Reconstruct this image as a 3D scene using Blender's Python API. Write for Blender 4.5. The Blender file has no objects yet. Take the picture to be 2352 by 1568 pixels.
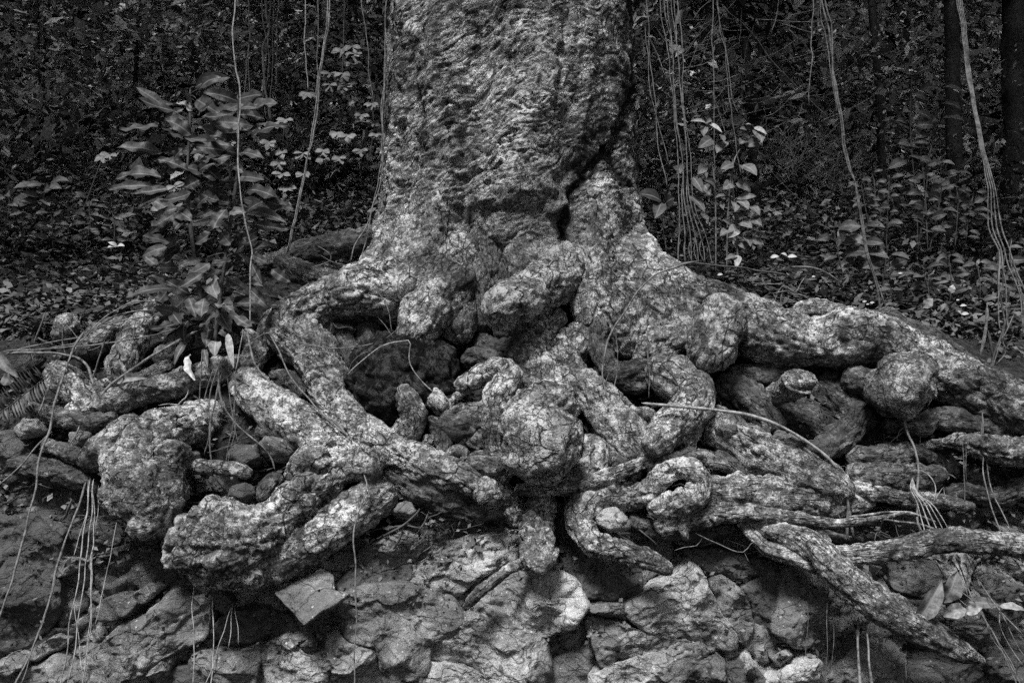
import bpy, math, random
import numpy as np
from mathutils import Vector

random.seed(7); rng = np.random.default_rng(11)
scene = bpy.context.scene

# ------------------------------------------------------------------ camera
LENS = 28.0
cam_d = bpy.data.cameras.new("camera"); cam = bpy.data.objects.new("camera", cam_d)
scene.collection.objects.link(cam)
cam_d.lens = LENS; cam_d.sensor_width = 36.0; cam_d.clip_start = 0.02; cam_d.clip_end = 400
cam.location = (0, 0, 0); cam.rotation_euler = (math.radians(90), 0, 0)
scene.camera = cam

# ------------------------------------------------------------------ sky + sun (monochrome, soft light under an overcast sky)
SUN_EL, SUN_AZ = 61.0, -22.0      # azimuth measured at the camera: negative = from the left, light comes from behind the camera
world = bpy.data.worlds.new("World"); scene.world = world; world.use_nodes = True
wn = world.node_tree; wn.nodes.clear()
wo = wn.nodes.new("ShaderNodeOutputWorld"); wb = wn.nodes.new("ShaderNodeBackground")
sky = wn.nodes.new("ShaderNodeTexSky"); sky.sky_type = 'NISHITA'; sky.sun_disc = False
sky.sun_elevation = math.radians(SUN_EL); sky.sun_rotation = math.radians(180 + SUN_AZ)
bw = wn.nodes.new("ShaderNodeRGBToBW")
wn.links.new(sky.outputs[0], bw.inputs[0]); wn.links.new(bw.outputs[0], wb.inputs[0]); wn.links.new(wb.outputs[0], wo.inputs[0])
wb.inputs[1].default_value = 0.05
sd = bpy.data.lights.new("sun", 'SUN'); so = bpy.data.objects.new("sun", sd); scene.collection.objects.link(so)
sd.energy = 3.4; sd.angle = math.radians(15); sd.color = (1, 1, 1)
e, a = math.radians(SUN_EL), math.radians(SUN_AZ)
sdir = Vector((math.sin(a) * math.cos(e), -math.cos(a) * math.cos(e), math.sin(e)))   # towards the sun
so.rotation_euler = sdir.to_track_quat('Z', 'Y').to_euler(); so.location = sdir * 30
scene.view_settings.view_transform = 'Standard'; scene.view_settings.look = 'None'
scene.view_settings.exposure = 0.88; scene.view_settings.gamma = 1.0
scene.cycles.use_denoising = False
scene.cycles.max_bounces = 3; scene.cycles.diffuse_bounces = 2; scene.cycles.glossy_bounces = 1
scene.cycles.use_adaptive_sampling = True; scene.cycles.adaptive_threshold = 0.04; scene.cycles.adaptive_min_samples = 16

# ------------------------------------------------------------------ numpy helpers
FV = LENS / 36.0 * 2352.0
def pt(vx, vy, d):
    return np.array([(vx - 1176.0) / FV * d, d, (784.0 - vy) / FV * d])
PROF = [(2.80, -2.2), (2.90, -1.6), (2.95, -1.2115), (3.0, -0.879), (3.1, -0.63), (3.2, -0.42), (3.4, -0.18), (3.7, 0.02), (4.2, .22),
        (5, .42), (7, .8), (10, 1.5), (15, 3.2), (22, 7), (30, 13), (38, 20)]
PY = np.array([p[0] for p in PROF]); PZ = np.array([p[1] for p in PROF]); PV = 784 - FV * PZ / PY
def dt(vy): return np.interp(vy, PV[::-1], PY[::-1])
# crop helpers: coordinates read off nine enlarged views of the photograph, turned into one common picture frame
KC = 0.3664
OFF = {'1': (0, 0), '2': (775.2, 0), '3': (1548, 0), '4': (0, 545.5), '5': (775.2, 545.5), '6': (1548, 545.5),
       '7': (0, 994), '8': (775.2, 994), '9': (1548, 994), 'v': (0, 0)}
def C(k, x, y):
    if k == 'v': return (x, y)
    o = OFF[k]; return (o[0] + x * KC, o[1] + y * KC)

_perm = rng.permutation(256).astype(np.int64); _perm = np.concatenate([_perm, _perm, _perm])
_gr = rng.normal(size=(256, 3)); _gr /= np.linalg.norm(_gr, axis=1)[:, None]; _gr = _gr.astype(np.float32)
_rnd = rng.random((256, 3)).astype(np.float32)
def _hash(i, j, k): return _perm[_perm[_perm[i & 255] + (j & 255)] + (k & 255)]
def pn(P):
    P = np.asarray(P, np.float32); F = np.floor(P); I = F.astype(np.int64); f = P - F
    u = f * f * f * (f * (f * 6 - 15) + 10); out = 0
    for dx in (0, 1):
        wx = u[:, 0] if dx else 1 - u[:, 0]
        for dy in (0, 1):
            wy = u[:, 1] if dy else 1 - u[:, 1]
            for dz in (0, 1):
                wz = u[:, 2] if dz else 1 - u[:, 2]
                g = _gr[_hash(I[:, 0] + dx, I[:, 1] + dy, I[:, 2] + dz)]
                q = f - np.array([dx, dy, dz], np.float32)
                out = out + wx * wy * wz * (g * q).sum(1)
    return out * 1.6
def fbm(P, o=4, g=.5, l=2.03):
    P = np.asarray(P, np.float32); s = 0; a_ = 1.0
    for i in range(o):
        s = s + a_ * pn(P + 17.3 * i); P = P * l; a_ *= g
    return s
def ridged(P, o=3, g=.5):
    P = np.asarray(P, np.float32); s = 0; a_ = 1.0
    for i in range(o):
        s = s + a_ * (1 - 2.2 * np.abs(pn(P + 9.1 * i))); P = P * 2.1; a_ *= g
    return s
def worley(P):
    P = np.asarray(P, np.float32); I = np.floor(P).astype(np.int64)
    f1 = np.full(len(P), 9, np.float32); f2 = f1.copy()
    for dx in (-1, 0, 1):
        for dy in (-1, 0, 1):
            for dz in (-1, 0, 1):
                J = I + np.array([dx, dy, dz]); c = J + _rnd[_hash(J[:, 0], J[:, 1], J[:, 2])]
                d = ((P - c) ** 2).sum(1)
                f2 = np.minimum(f2, np.maximum(f1, d)); f1 = np.minimum(f1, d)
    return np.sqrt(f1), np.sqrt(f2)
def sm(x, a_, b_):
    t = np.clip((x - a_) / (b_ - a_), 0, 1); return t * t * (3 - 2 * t)

# ------------------------------------------------------------------ object helpers
COL = scene.collection
def mesh_data(name, V, F, mat, attrs=None, smooth=True):
    me = bpy.data.meshes.new(name)
    V = np.asarray(V, np.float32); F = np.asarray(F, np.int32)
    k = F.shape[1]
    me.vertices.add(len(V)); me.vertices.foreach_set("co", V.ravel())
    me.loops.add(F.size); me.loops.foreach_set("vertex_index", F.ravel())
    me.polygons.add(len(F)); me.polygons.foreach_set("loop_start", np.arange(0, F.size, k, dtype=np.int32))
    me.update(calc_edges=True)
    if smooth: me.polygons.foreach_set("use_smooth", np.ones(len(F), bool))
    for n, v in (attrs or {}).items():
        v = np.asarray(v, np.float32)
        if v.ndim == 2: at = me.attributes.new(n, 'FLOAT_VECTOR', 'POINT'); at.data.foreach_set("vector", v.ravel())
        else: at = me.attributes.new(n, 'FLOAT', 'POINT'); at.data.foreach_set("value", v)
    me.materials.append(mat); me.validate()
    return me
def mk(name, V, F, mat, parent=None, attrs=None, smooth=True):
    V = np.asarray(V, np.float64)
    if parent is not None: V = V - np.array(parent_world(parent))
    else:
        base = np.array([V[:, 0].mean(), V[:, 1].mean(), V[:, 2].min()]); V = V - base
    o = bpy.data.objects.new(name, mesh_data(name, V, F, mat, attrs, smooth)); COL.objects.link(o)
    if parent is not None: o.parent = parent
    else: o.location = base
    return o
def parent_world(p):
    l = Vector(p.location)
    while p.parent is not None: p = p.parent; l = l + Vector(p.location)
    return l
def thing(name, label, cat, loc=(0, 0, 0), group=None):
    o = bpy.data.objects.new(name, None); COL.objects.link(o); o.location = loc; o.empty_display_size = .05
    tag(o, label, cat, group); return o
def tag(o, label=None, cat=None, group=None, kind=None):
    if label: o["label"] = label
    if cat: o["category"] = cat
    if group: o["group"] = group
    if kind: o["kind"] = kind
    return o

def spline(pts, step):
    """Catmull-Rom through rows of any width, resampled at about even arc length (first three columns are xyz)."""
    P = np.asarray(pts, float)
    if len(P) == 2: P = np.vstack([P[0], (P[0] + P[1]) / 2, P[1]])
    Q = np.vstack([2 * P[0] - P[1], P, 2 * P[-1] - P[-2]]); out = []
    for i in range(1, len(Q) - 2):
        t = np.linspace(0, 1, 24, endpoint=False)[:, None]
        p0, p1, p2, p3 = Q[i - 1], Q[i], Q[i + 1], Q[i + 2]
        out.append(.5 * (2 * p1 + (p2 - p0) * t + (2 * p0 - 5 * p1 + 4 * p2 - p3) * t ** 2 + (3 * p1 - p0 - 3 * p2 + p3) * t ** 3))
    out = np.vstack(out + [P[-1:]])
    s = np.concatenate([[0], np.cumsum(np.linalg.norm(np.diff(out[:, :3], axis=0), axis=1))])
    n = max(4, int(s[-1] / step) + 1); t = np.linspace(0, s[-1], n)
    return np.stack([np.interp(t, s, out[:, c]) for c in range(out.shape[1])], 1)
def frames(P):
    T = np.gradient(P, axis=0); T /= np.linalg.norm(T, axis=1)[:, None] + 1e-9
    u = np.cross(T[0], [0.13, 0.2, 1.0]); u /= np.linalg.norm(u); U = [u]
    for i in range(1, len(P)):
        u = U[-1] - T[i] * np.dot(U[-1], T[i]); u /= np.linalg.norm(u) + 1e-9; U.append(u)
    U = np.array(U); return T, U, np.cross(T, U)
def grid_faces(n, m, off=0):
    i = np.arange(n - 1)[:, None] * m; j = np.arange(m)[None, :]; j2 = (j + 1) % m
    return (np.stack([i + j, i + j2, i + m + j2, i + m + j], -1).reshape(-1, 4) + off)
def sheet_faces(n, m, off=0):
    i = np.arange(n - 1)[:, None] * m; j = np.arange(m - 1)[None, :]
    return (np.stack([i + j, i + j + 1, i + m + j + 1, i + m + j], -1).reshape(-1, 4) + off)
def sweep(S, m, cap=(True, True)):
    """S rows: x y z r -> V, normals, faces, r per vertex"""
    P = S[:, :3]; r = S[:, 3].copy(); n = len(P)
    s = np.concatenate([[0], np.cumsum(np.linalg.norm(np.diff(P, axis=0), axis=1))]); L = s[-1]
    if cap[0]: x = np.clip(s / (r[0] * .9 + 1e-6), 0, 1); r = r * np.sqrt(np.clip(1 - (1 - x) ** 2, .0006, 1))
    if cap[1]: x = np.clip((L - s) / (r[-1] * .9 + 1e-6), 0, 1); r = r * np.sqrt(np.clip(1 - (1 - x) ** 2, .0006, 1))
    T, U, W = frames(P); th = np.linspace(0, 2 * math.pi, m, endpoint=False)
    N = U[:, None, :] * np.cos(th)[None, :, None] + W[:, None, :] * np.sin(th)[None, :, None]
    V = P[:, None, :] + N * r[:, None, None]
    return V.reshape(-1, 3), N.reshape(-1, 3), grid_faces(n, m), np.repeat(r, m)

# ------------------------------------------------------------------ materials (all neutral greys)
def newmat(name, rough=.85, spec=.25):
    m = bpy.data.materials.new(name); m.use_nodes = True; nt = m.node_tree
    b = nt.nodes["Principled BSDF"]; b.inputs["Roughness"].default_value = rough; b.inputs["Specular IOR Level"].default_value = spec
    return m, nt, b
class NT:
    def __init__(s, nt): s.nt = nt
    def n(s, t, **kw):
        x = s.nt.nodes.new(t)
        for k, v in kw.items(): setattr(x, k, v)
        return x
    def l(s, a_, b_): s.nt.links.new(a_, b_)
    def coord(s, sc=(1, 1, 1)):
        g = s.n("ShaderNodeNewGeometry"); mp = s.n("ShaderNodeMapping"); mp.inputs["Scale"].default_value = sc
        s.l(g.outputs["Position"], mp.inputs["Vector"]); return mp.outputs[0]
    def noise(s, vec, scale, detail=6, rough=.6, dist=0.0):
        x = s.n("ShaderNodeTexNoise"); x.inputs["Scale"].default_value = scale; x.inputs["Detail"].default_value = detail
        x.inputs["Roughness"].default_value = rough; x.inputs["Distortion"].default_value = dist
        s.l(vec, x.inputs["Vector"]); return x.outputs["Fac"]
    def vor(s, vec, scale, feat='DISTANCE_TO_EDGE'):
        x = s.n("ShaderNodeTexVoronoi"); x.feature = feat; x.inputs["Scale"].default_value = scale
        s.l(vec, x.inputs["Vector"]); return x.outputs["Distance"]
    def warp(s, vec, scale, amt):
        x = s.n("ShaderNodeTexNoise"); x.inputs["Scale"].default_value = scale; x.inputs["Detail"].default_value = 3
        s.l(vec, x.inputs["Vector"])
        sub = s.n("ShaderNodeVectorMath", operation='SUBTRACT'); s.l(x.outputs["Color"], sub.inputs[0]); sub.inputs[1].default_value = (.5, .5, .5)
        mul = s.n("ShaderNodeVectorMath", operation='SCALE'); s.l(sub.outputs[0], mul.inputs[0]); mul.inputs["Scale"].default_value = amt
        ad = s.n("ShaderNodeVectorMath", operation='ADD'); s.l(vec, ad.inputs[0]); s.l(mul.outputs[0], ad.inputs[1]); return ad.outputs[0]
    def math(s, op, a_, b_=None, clamp=False):
        x = s.n("ShaderNodeMath", operation=op); x.use_clamp = clamp
        for i, v in enumerate((a_, b_)):
            if v is None: continue
            if isinstance(v, (int, float)): x.inputs[i].default_value = v
            else: s.l(v, x.inputs[i])
        return x.outputs[0]
    def rng(s, v, a0, a1, b0=0.0, b1=1.0, smooth=True):
        x = s.n("ShaderNodeMapRange"); x.interpolation_type = 'SMOOTHSTEP' if smooth else 'LINEAR'
        for k, q in zip(("From Min", "From Max", "To Min", "To Max"), (a0, a1, b0, b1)): x.inputs[k].default_value = q
        s.l(v, x.inputs["Value"]); return x.outputs[0]
    def mix(s, f, a_, b_):
        x = s.n("ShaderNodeMix"); x.data_type = 'FLOAT'
        for i, v in ((0, f), (2, a_), (3, b_)):
            if isinstance(v, (int, float)): x.inputs[i].default_value = v
            else: s.l(v, x.inputs[i])
        return x.outputs[0]
    def attr(s, name):
        x = s.n("ShaderNodeAttribute"); x.attribute_name = name; return x.outputs["Fac"]
    def grey(s, v):
        x = s.n("ShaderNodeCombineColor")
        for i in range(3): s.l(v, x.inputs[i])
        return x.outputs[0]
    def bump(s, h, dist, strength=1.0, prev=None):
        x = s.n("ShaderNodeBump"); x.inputs["Distance"].default_value = dist; x.inputs["Strength"].default_value = strength
        s.l(h, x.inputs["Height"])
        if prev is not None: s.l(prev, x.inputs["Normal"])
        return x.outputs[0]

def bark_material(name, dark=.05, mid=.17, pale=.5, cover=.5, crack=26, stretch=(1, 1, 1), trunk=False, fissure=.85):
    m, nt, b = newmat(name, .9, .2); g = NT(nt)
    v = g.coord(); w = g.warp(v, 7, .06)
    if trunk:                                         # bark grain slants up to the right round the trunk
        gm = g.n("ShaderNodeNewGeometry"); mp = g.n("ShaderNodeMapping"); mp.inputs["Rotation"].default_value = (0, math.radians(30), 0)
        g.l(gm.outputs["Position"], mp.inputs["Vector"]); mq = g.n("ShaderNodeMapping"); mq.inputs["Scale"].default_value = (.8, 1, 2.9)
        g.l(g.warp(mp.outputs[0], 5, .16), mq.inputs["Vector"]); vs = mq.outputs[0]
    else:                                             # straightened root coordinates: x runs along the growth
        x = g.n("ShaderNodeAttribute"); x.attribute_name = "grain"; mp = g.n("ShaderNodeMapping"); mp.inputs["Scale"].default_value = stretch
        g.l(x.outputs["Vector"], mp.inputs["Vector"]); vs = mp.outputs[0]
    n1 = g.noise(w, 7, 5, .62); n2 = g.noise(vs if trunk else v, 22 if trunk else 34, 6, .66); n3 = g.noise(v, 130, 3, .6); n4 = g.noise(g.warp(vs, 8, .05), 30, 7, .68)
    f = g.math('ADD', g.math('ADD', g.math('MULTIPLY', n1, .26), g.math('MULTIPLY', n4, .16)), g.math('ADD', g.math('MULTIPLY', n2, .32), g.math('MULTIPLY', n3, .26)))
    sh = (.5 - cover) * .16
    f = g.math('ADD', f, g.math('MULTIPLY', g.attr("crust"), .035))      # how thickly lichen has taken hold on this root
    pal = g.rng(f, .495 + sh, .575 + sh); drk = g.rng(f, .41, .50)
    c = g.mix(drk, dark, mid); c = g.mix(pal, c, pale)
    lich = g.math('MULTIPLY', g.rng(g.noise(w, 4.2, 5, .6), .55, .62), g.rng(n2, .42, .56))   # crusts of white lichen
    c = g.mix(g.math('MULTIPLY', lich, .5), c, min(.75, pale * 1.4))
    moss = g.rng(g.noise(w, 4.6, 7, .7), .53, .61); c = g.mix(g.math('MULTIPLY', moss, .6), c, dark)      # dark algae patches
    c = g.math('MULTIPLY', c, g.rng(g.noise(w, 2.2, 3, .5), .34, .66, .68, 1.3))
    pits = g.rng(g.noise(v, 60, 2, .5), .61, .67); c = g.mix(g.math('MULTIPLY', pits, .8), c, dark * .6)
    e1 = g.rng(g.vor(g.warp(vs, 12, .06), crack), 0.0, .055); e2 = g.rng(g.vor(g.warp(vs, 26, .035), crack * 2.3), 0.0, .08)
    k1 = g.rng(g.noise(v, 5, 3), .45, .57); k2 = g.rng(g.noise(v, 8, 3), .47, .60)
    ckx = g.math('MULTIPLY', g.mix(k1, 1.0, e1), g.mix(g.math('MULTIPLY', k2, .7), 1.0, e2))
    c = g.mix(g.math('MULTIPLY', g.math('SUBTRACT', 1.0, ckx), fissure), c, .015)   # fissures painted dark, standing in for shadow the bump cannot cast
    if trunk:
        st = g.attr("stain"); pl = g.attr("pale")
        dots = g.rng(g.noise(g.warp(g.coord((1, 1, 1.5)), 30, .02), 46, 2, .5), .47, .56)
        stk = g.noise(mq.outputs[0], 13, 9, .72); fla = g.attr("flare"); c = g.math('MULTIPLY', c, g.mix(fla, g.rng(stk, .40, .56, .25, 1.45), 1.0))
        c = g.mix(g.math('MULTIPLY', pl, .9), c, g.mix(dots, .66, .08))
        fl = g.rng(g.math('ABSOLUTE', g.math('SUBTRACT', g.noise(mq.outputs[0], 9, 6, .65), .5)), 0.0, .022)   # slanting dark splits
        flm = g.math('MULTIPLY', g.math('SUBTRACT', 1.0, fl), g.rng(g.noise(v, 7, 3), .44, .6)); c = g.mix(g.math('MULTIPLY', flm, g.mix(fla, .85, .3)), c, .015)
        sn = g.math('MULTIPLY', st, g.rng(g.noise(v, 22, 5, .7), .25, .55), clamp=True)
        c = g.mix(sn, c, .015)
    nt.links.new(g.grey(c), b.inputs["Base Color"])
    h1 = g.bump(ckx, .014, 1.0)
    if trunk: h1 = g.bump(g.math('SUBTRACT', stk, flm), .03, 1.0, h1)
    h2 = g.bump(n4, .022, .9, h1)
    h3 = g.bump(n3, .006, .8, h2)
    nt.links.new(h3, b.inputs["Normal"])
    return m
M = {}
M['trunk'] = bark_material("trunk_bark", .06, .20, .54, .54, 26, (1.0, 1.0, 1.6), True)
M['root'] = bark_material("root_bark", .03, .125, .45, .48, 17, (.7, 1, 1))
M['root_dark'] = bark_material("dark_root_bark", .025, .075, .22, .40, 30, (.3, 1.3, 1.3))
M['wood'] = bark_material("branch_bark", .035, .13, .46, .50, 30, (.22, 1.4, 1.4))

def rock_material(name, dark, mid, pale, cover=.5):
    m, nt, b = newmat(name, .88, .25); g = NT(nt); v = g.coord(); w = g.warp(v, 4, .12)
    n1 = g.noise(w, 5, 6, .62); n2 = g.noise(v, 55, 5, .7); n3 = g.noise(v, 220, 2, .5)
    f = g.math('ADD', g.math('MULTIPLY', n1, .62), g.math('ADD', g.math('MULTIPLY', n2, .27), g.math('MULTIPLY', n3, .14)))
    c = g.mix(g.rng(f, .36, .53), dark, mid); c = g.mix(g.rng(f, .52 + (.5 - cover) * .3, .68 + (.5 - cover) * .3), c, pale)
    ck = g.rng(g.vor(g.warp(g.coord((1, 1, 1.6)), 5, .25), 4.2), 0, .018); c = g.mix(g.math('MULTIPLY', g.math('SUBTRACT', 1.0, ck), .8), c, .015)
    spots = g.rng(g.vor(w, 34, 'F1'), .10, .17); c = g.mix(spots, pale, c)
    ink = g.rng(g.noise(w, 11, 8, .75), .60, .68); c = g.mix(g.math('MULTIPLY', ink, .7), c, dark)
    nt.links.new(g.grey(c), b.inputs["Base Color"])
    h = g.bump(g.rng(g.vor(g.warp(g.coord((1, 1, 1.5)), 5, .2), 5.5), 0, .03), .012, .8)
    h = g.bump(g.noise(v, 16, 10, .68), .04, .9, h); h = g.bump(n3, .004, .7, h)
    nt.links.new(h, b.inputs["Normal"]); return m
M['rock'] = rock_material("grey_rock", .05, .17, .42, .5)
M['rock_pale'] = rock_material("pale_rock", .08, .25, .58, .6)
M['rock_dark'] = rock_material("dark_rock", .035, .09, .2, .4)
M['rock_white'] = rock_material("white_rock", .14, .36, .62, .6)

def soil_material():
    m, nt, b = newmat("dark_soil", .95, .15); g = NT(nt); v = g.coord()
    n = g.noise(v, 30, 8, .7); n2 = g.noise(v, 140, 3, .6)
    c = g.mix(g.rng(n, .4, .66), .016, .06); c = g.mix(g.rng(n2, .62, .72), c, .16)
    nt.links.new(g.grey(c), b.inputs["Base Color"])
    nt.links.new(g.bump(n, .03, 1.0, g.bump(n2, .008, .8)), b.inputs["Normal"]); return m
M['soil'] = soil_material()
def moss_material():
    m, nt, b = newmat("dark_moss", .95, .1); g = NT(nt); v = g.warp(g.coord(), 9, .1)
    n = g.noise(v, 34, 10, .8); n2 = g.noise(v, 9, 4, .6); c = g.mix(g.rng(g.math('ADD', g.math('MULTIPLY', n, .75), g.math('MULTIPLY', n2, .25)), .46, .60), .008, .085)
    nt.links.new(g.grey(c), b.inputs["Base Color"]); nt.links.new(g.bump(n, .03, 1.0), b.inputs["Normal"]); return m
M['moss'] = moss_material()
def leaf_material(name, lo, hi, rough=.5, spec=.4, vein=.28):
    m, nt, b = newmat(name, rough, spec); g = NT(nt); v = g.coord()
    t = g.attr("tone"); n = g.noise(v, 60, 4, .65); n2 = g.noise(v, 260, 2, .6)
    c = g.mix(t, lo, hi); c = g.math('MULTIPLY', c, g.rng(n, .3, .7, .6, 1.4)); c = g.math('MULTIPLY', c, g.rng(n2, .3, .7, .8, 1.2))
    if vein:
        c = g.mix(g.rng(g.attr("vein"), .86, .97, 0, .85), c, vein)
    nt.links.new(g.grey(c), b.inputs["Base Color"])
    if vein: nt.links.new(g.bump(n, .004, .6), b.inputs["Normal"])
    return m
M['leaf'] = leaf_material("dark_leaf", .015, .075, .5, .22, .14)
M['leaf_mid'] = leaf_material("mid_leaf", .035, .14, .55, .18, .2)
M['leaf_pale'] = leaf_material("pale_leaf", .09, .27, .55, .2, .3)
M['leaf_dry'] = leaf_material("dry_leaf", .09, .42, .7, .2, .2)
M['forest'] = leaf_material("forest_leaf", .008, .55, .5, .4, 0)
M['cover'] = leaf_material("ground_cover_leaf", .014, .16, .55, .35, 0)
def stem_material(name, lo, hi):
    m, nt, b = newmat(name, .7, .3); g = NT(nt); v = g.coord(); n = g.noise(v, 40, 5, .7); n2 = g.noise(v, 190, 2, .6)
    c = g.mix(g.rng(g.math('ADD', g.math('MULTIPLY', n, .7), g.math('MULTIPLY', n2, .3)), .36, .62), lo, hi)
    nt.links.new(g.grey(c), b.inputs["Base Color"]); nt.links.new(g.bump(n2, .003, .6), b.inputs["Normal"]); return m
M['vine'] = stem_material("vine_bark", .035, .20)
M['vine_pale'] = stem_material("pale_vine_bark", .09, .36)
M['vine_dark'] = stem_material("dark_vine_bark", .02, .09)
M['stick'] = stem_material("spotted_stick", .10, .34)
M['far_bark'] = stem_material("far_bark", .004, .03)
m, nt, b = newmat("white_petal", .6, .3); b.inputs["Base Color"].default_value = (.36, .36, .36, 1); M['white'] = m

# ------------------------------------------------------------------ the bank and hillside: one continuous ground sheet
def ground():
    ys = spline([(p[0], p[1], 0) for p in PROF], .05)
    ys = np.vstack([ys[ys[:, 0] < 5.5], ys[ys[:, 0] >= 5.5][::6]])
    near = np.linspace(-3.6, 3.6, 260); far = np.concatenate([np.linspace(-60, -3.7, 40), near, np.linspace(3.7, 60, 40)])
    X, Yi = np.meshgrid(far, np.arange(len(ys)))
    P = np.stack([X.ravel(), ys[Yi.ravel(), 0], ys[Yi.ravel(), 1]], 1)
    k = sm(P[:, 1], 3, 8)
    n = fbm(P * 2.2, 4) * (.05 + .25 * k) + fbm(P * 11, 3) * .018
    P[:, 1] += .10 * sm(-P[:, 2], .35, .7)
    P[:, 2] += n * .8; P[:, 1] -= n * .35
    P[:, 2] += fbm(P * .25, 2) * .7 * sm(P[:, 1], 6, 14)
    o = mk("bank", P, sheet_faces(len(ys), len(far)), M['soil']); tag(o, kind="structure")
    o["label"] = "dark earth bank rising behind the rocks into a hillside"
    return o
ground()
# ------------------------------------------------------------------ the tree: trunk
TREE = thing("giant_tree", "massive old tree with thick mottled trunk and tangle of knotted bulging roots", "tree", (0.0, 4.2, 0.0))
TD = 4.2
def seg_dist(px, py, poly):
    """distance in picture units to a polyline, and arc position"""
    best = np.full(len(px), 1e9)
    for (x0, y0), (x1, y1) in zip(poly[:-1], poly[1:]):
        dx, dy = x1 - x0, y1 - y0; L = dx * dx + dy * dy + 1e-9
        t = np.clip(((px - x0) * dx + (py - y0) * dy) / L, 0, 1)
        best = np.minimum(best, np.hypot(px - x0 - t * dx, py - y0 - t * dy))
    return best
def trunk():
    rows = [(-900, 1176, 262), (0, 1176, 271), (100, 1174, 281), (200, 1177, 290), (400, 1173, 293), (480, 1169, 297), (540, 1170, 308), (600, 1178, 322), (680, 1182, 345), (740, 1182, 340), (800, 1180, 300), (900, 1180, 230)]
    ry = np.array([r[0] for r in rows]); rc = np.array([r[1] for r in rows]); rw = np.array([r[2] for r in rows])
    zs = np.concatenate([np.arange(-.3, 2.05, .0062), np.arange(2.06, 3.9, .03)])
    vy = 784 - zs * FV / TD
    cx = (np.interp(vy, ry, rc) - 1176) / FV * TD; R = np.sin(np.arctan(np.interp(vy, ry, rw) / FV)) * TD
    front = np.linspace(-math.pi * .58, math.pi * .58, 470); back = np.linspace(math.pi * .58, 2 * math.pi - math.pi * .58, 60)[1:-1]
    th = np.concatenate([front, back]); m = len(th); n = len(zs)
    TH, Z = np.meshgrid(th, zs); RR = np.repeat(R, m); CX = np.repeat(cx, m); TH = TH.ravel(); Z = Z.ravel()
    nx, ny = np.sin(TH), -np.cos(TH)
    def pos(r): return np.stack([CX + nx * r, TD + ny * np.where(ny < 0, np.minimum(r, .66 + (r - RR)), r), Z], 1)
    P = pos(RR); fr = ny < .35
    vx = 1176 + P[:, 0] / P[:, 1] * FV; vyy = 784 - P[:, 2] / P[:, 1] * FV
    wob = fbm(P * 5, 3) * 14 + fbm(P * 17 + 3, 3) * 9; wob2 = fbm(P * 5 + 40, 3) * 14 + fbm(P * 17 + 60, 3) * 9
    ux, uy = vx + wob, vyy + wob2
    H = np.zeros(len(P)); stain = np.zeros(len(P)); pale = np.zeros(len(P))
    def ridge(poly, w, h): 
        nonlocal H
        H = H + np.where(fr, h * np.exp(-(seg_dist(ux, uy, poly) / w) ** 2), 0)
    def blob(x, y, a_, b_, h, p=2):
        nonlocal H
        H = H + np.where(fr, h * np.exp(-(((ux - x) / a_) ** 2 + ((uy - y) / b_) ** 2) ** (p / 2)), 0)
    ridge([(1135, -60), (1120, 60), (1118, 160), (1108, 300), (1085, 430), (1078, 520), (1070, 610)], 34, -.055)
    ridge([(1200, -60), (1225, 150), (1200, 330), (1190, 420)], 80, .07)
    ridge([(1000, -60), (990, 200), (985, 480)], 70, .025)
    ridge([(955, 100), (940, 300), (930, 480), (890, 600)], 16, -.02)
    crack = [(1470, 20), (1466, 140), (1462, 230), (1425, 290), (1398, 345), (1340, 400), (1312, 440), (1300, 500), (1296, 570)]
    ridge(crack, 10, -.045); ridge([(1398, 345), (1412, 400), (1424, 440)], 10, -.035); ridge([(1462, 230), (1470, 330)], 10, -.04)
    ridge([(1320, 380), (1270, 420)], 12, -.02)
    ridge([(1110, 462), (1150, 443), (1215, 436), (1270, 448), (1300, 478)], 15, .014)
    ridge([(1110, 500), (1180, 487), (1240, 497), (1290, 515)], 7, -.01)
    blob(1273, 484, 21, 18, .04, 3)
    blob(1155, 534, 58, 28, .014, 3); ridge([(1090, 515), (1105, 560), (1160, 575), (1215, 565)], 9, -.015)
    ridge([(1080, 470), (1090, 520), (1088, 600)], 12, .03)
    blob(1130, 640, 45, 40, -.07, 3); blob(1010, 640, 70, 70, .06); blob(1390, 510, 62, 110, .06, 3); blob(1310, 640, 60, 60, .05)
    blob(900, 610, 60, 60, .05); blob(1330, 720, 30, 60, -.15); blob(1270, 600, 60, 30, .06)
    for pl_, w_, h_ in (([(935, -60), (925, 150), (915, 320), (905, 480), (880, 600)], 14, .022), ([(1010, 60), (1000, 260), (985, 420), (960, 600)], 16, .022), ([(1050, 180), (1040, 360), (1020, 500), (1000, 640)], 15, .024),
                        ([(970, 160), (955, 360), (935, 560)], 9, -.022), ([(1072, 250), (1062, 420), (1040, 600)], 9, -.022), ([(1350, 60), (1345, 200), (1330, 320)], 16, .02), ([(1375, 430), (1385, 520), (1400, 640)], 20, .026), ([(1425, 420), (1438, 520), (1470, 620)], 14, .022), ([(1300, -40), (1290, 120), (1260, 260)], 9, -.02), ([(1180, 60), (1165, 200), (1150, 330)], 8, -.018)):
        ridge(pl_, w_, h_)
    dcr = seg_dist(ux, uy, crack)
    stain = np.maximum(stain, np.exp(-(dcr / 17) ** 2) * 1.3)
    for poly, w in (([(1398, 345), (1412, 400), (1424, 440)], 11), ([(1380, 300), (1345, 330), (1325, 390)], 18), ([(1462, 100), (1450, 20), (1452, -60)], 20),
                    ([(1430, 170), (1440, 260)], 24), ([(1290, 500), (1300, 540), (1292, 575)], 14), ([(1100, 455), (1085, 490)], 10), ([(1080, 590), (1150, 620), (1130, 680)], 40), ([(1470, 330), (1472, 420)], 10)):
        stain = np.maximum(stain, np.exp(-(seg_dist(ux, uy, poly) / w) ** 2) * 1.1)
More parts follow.
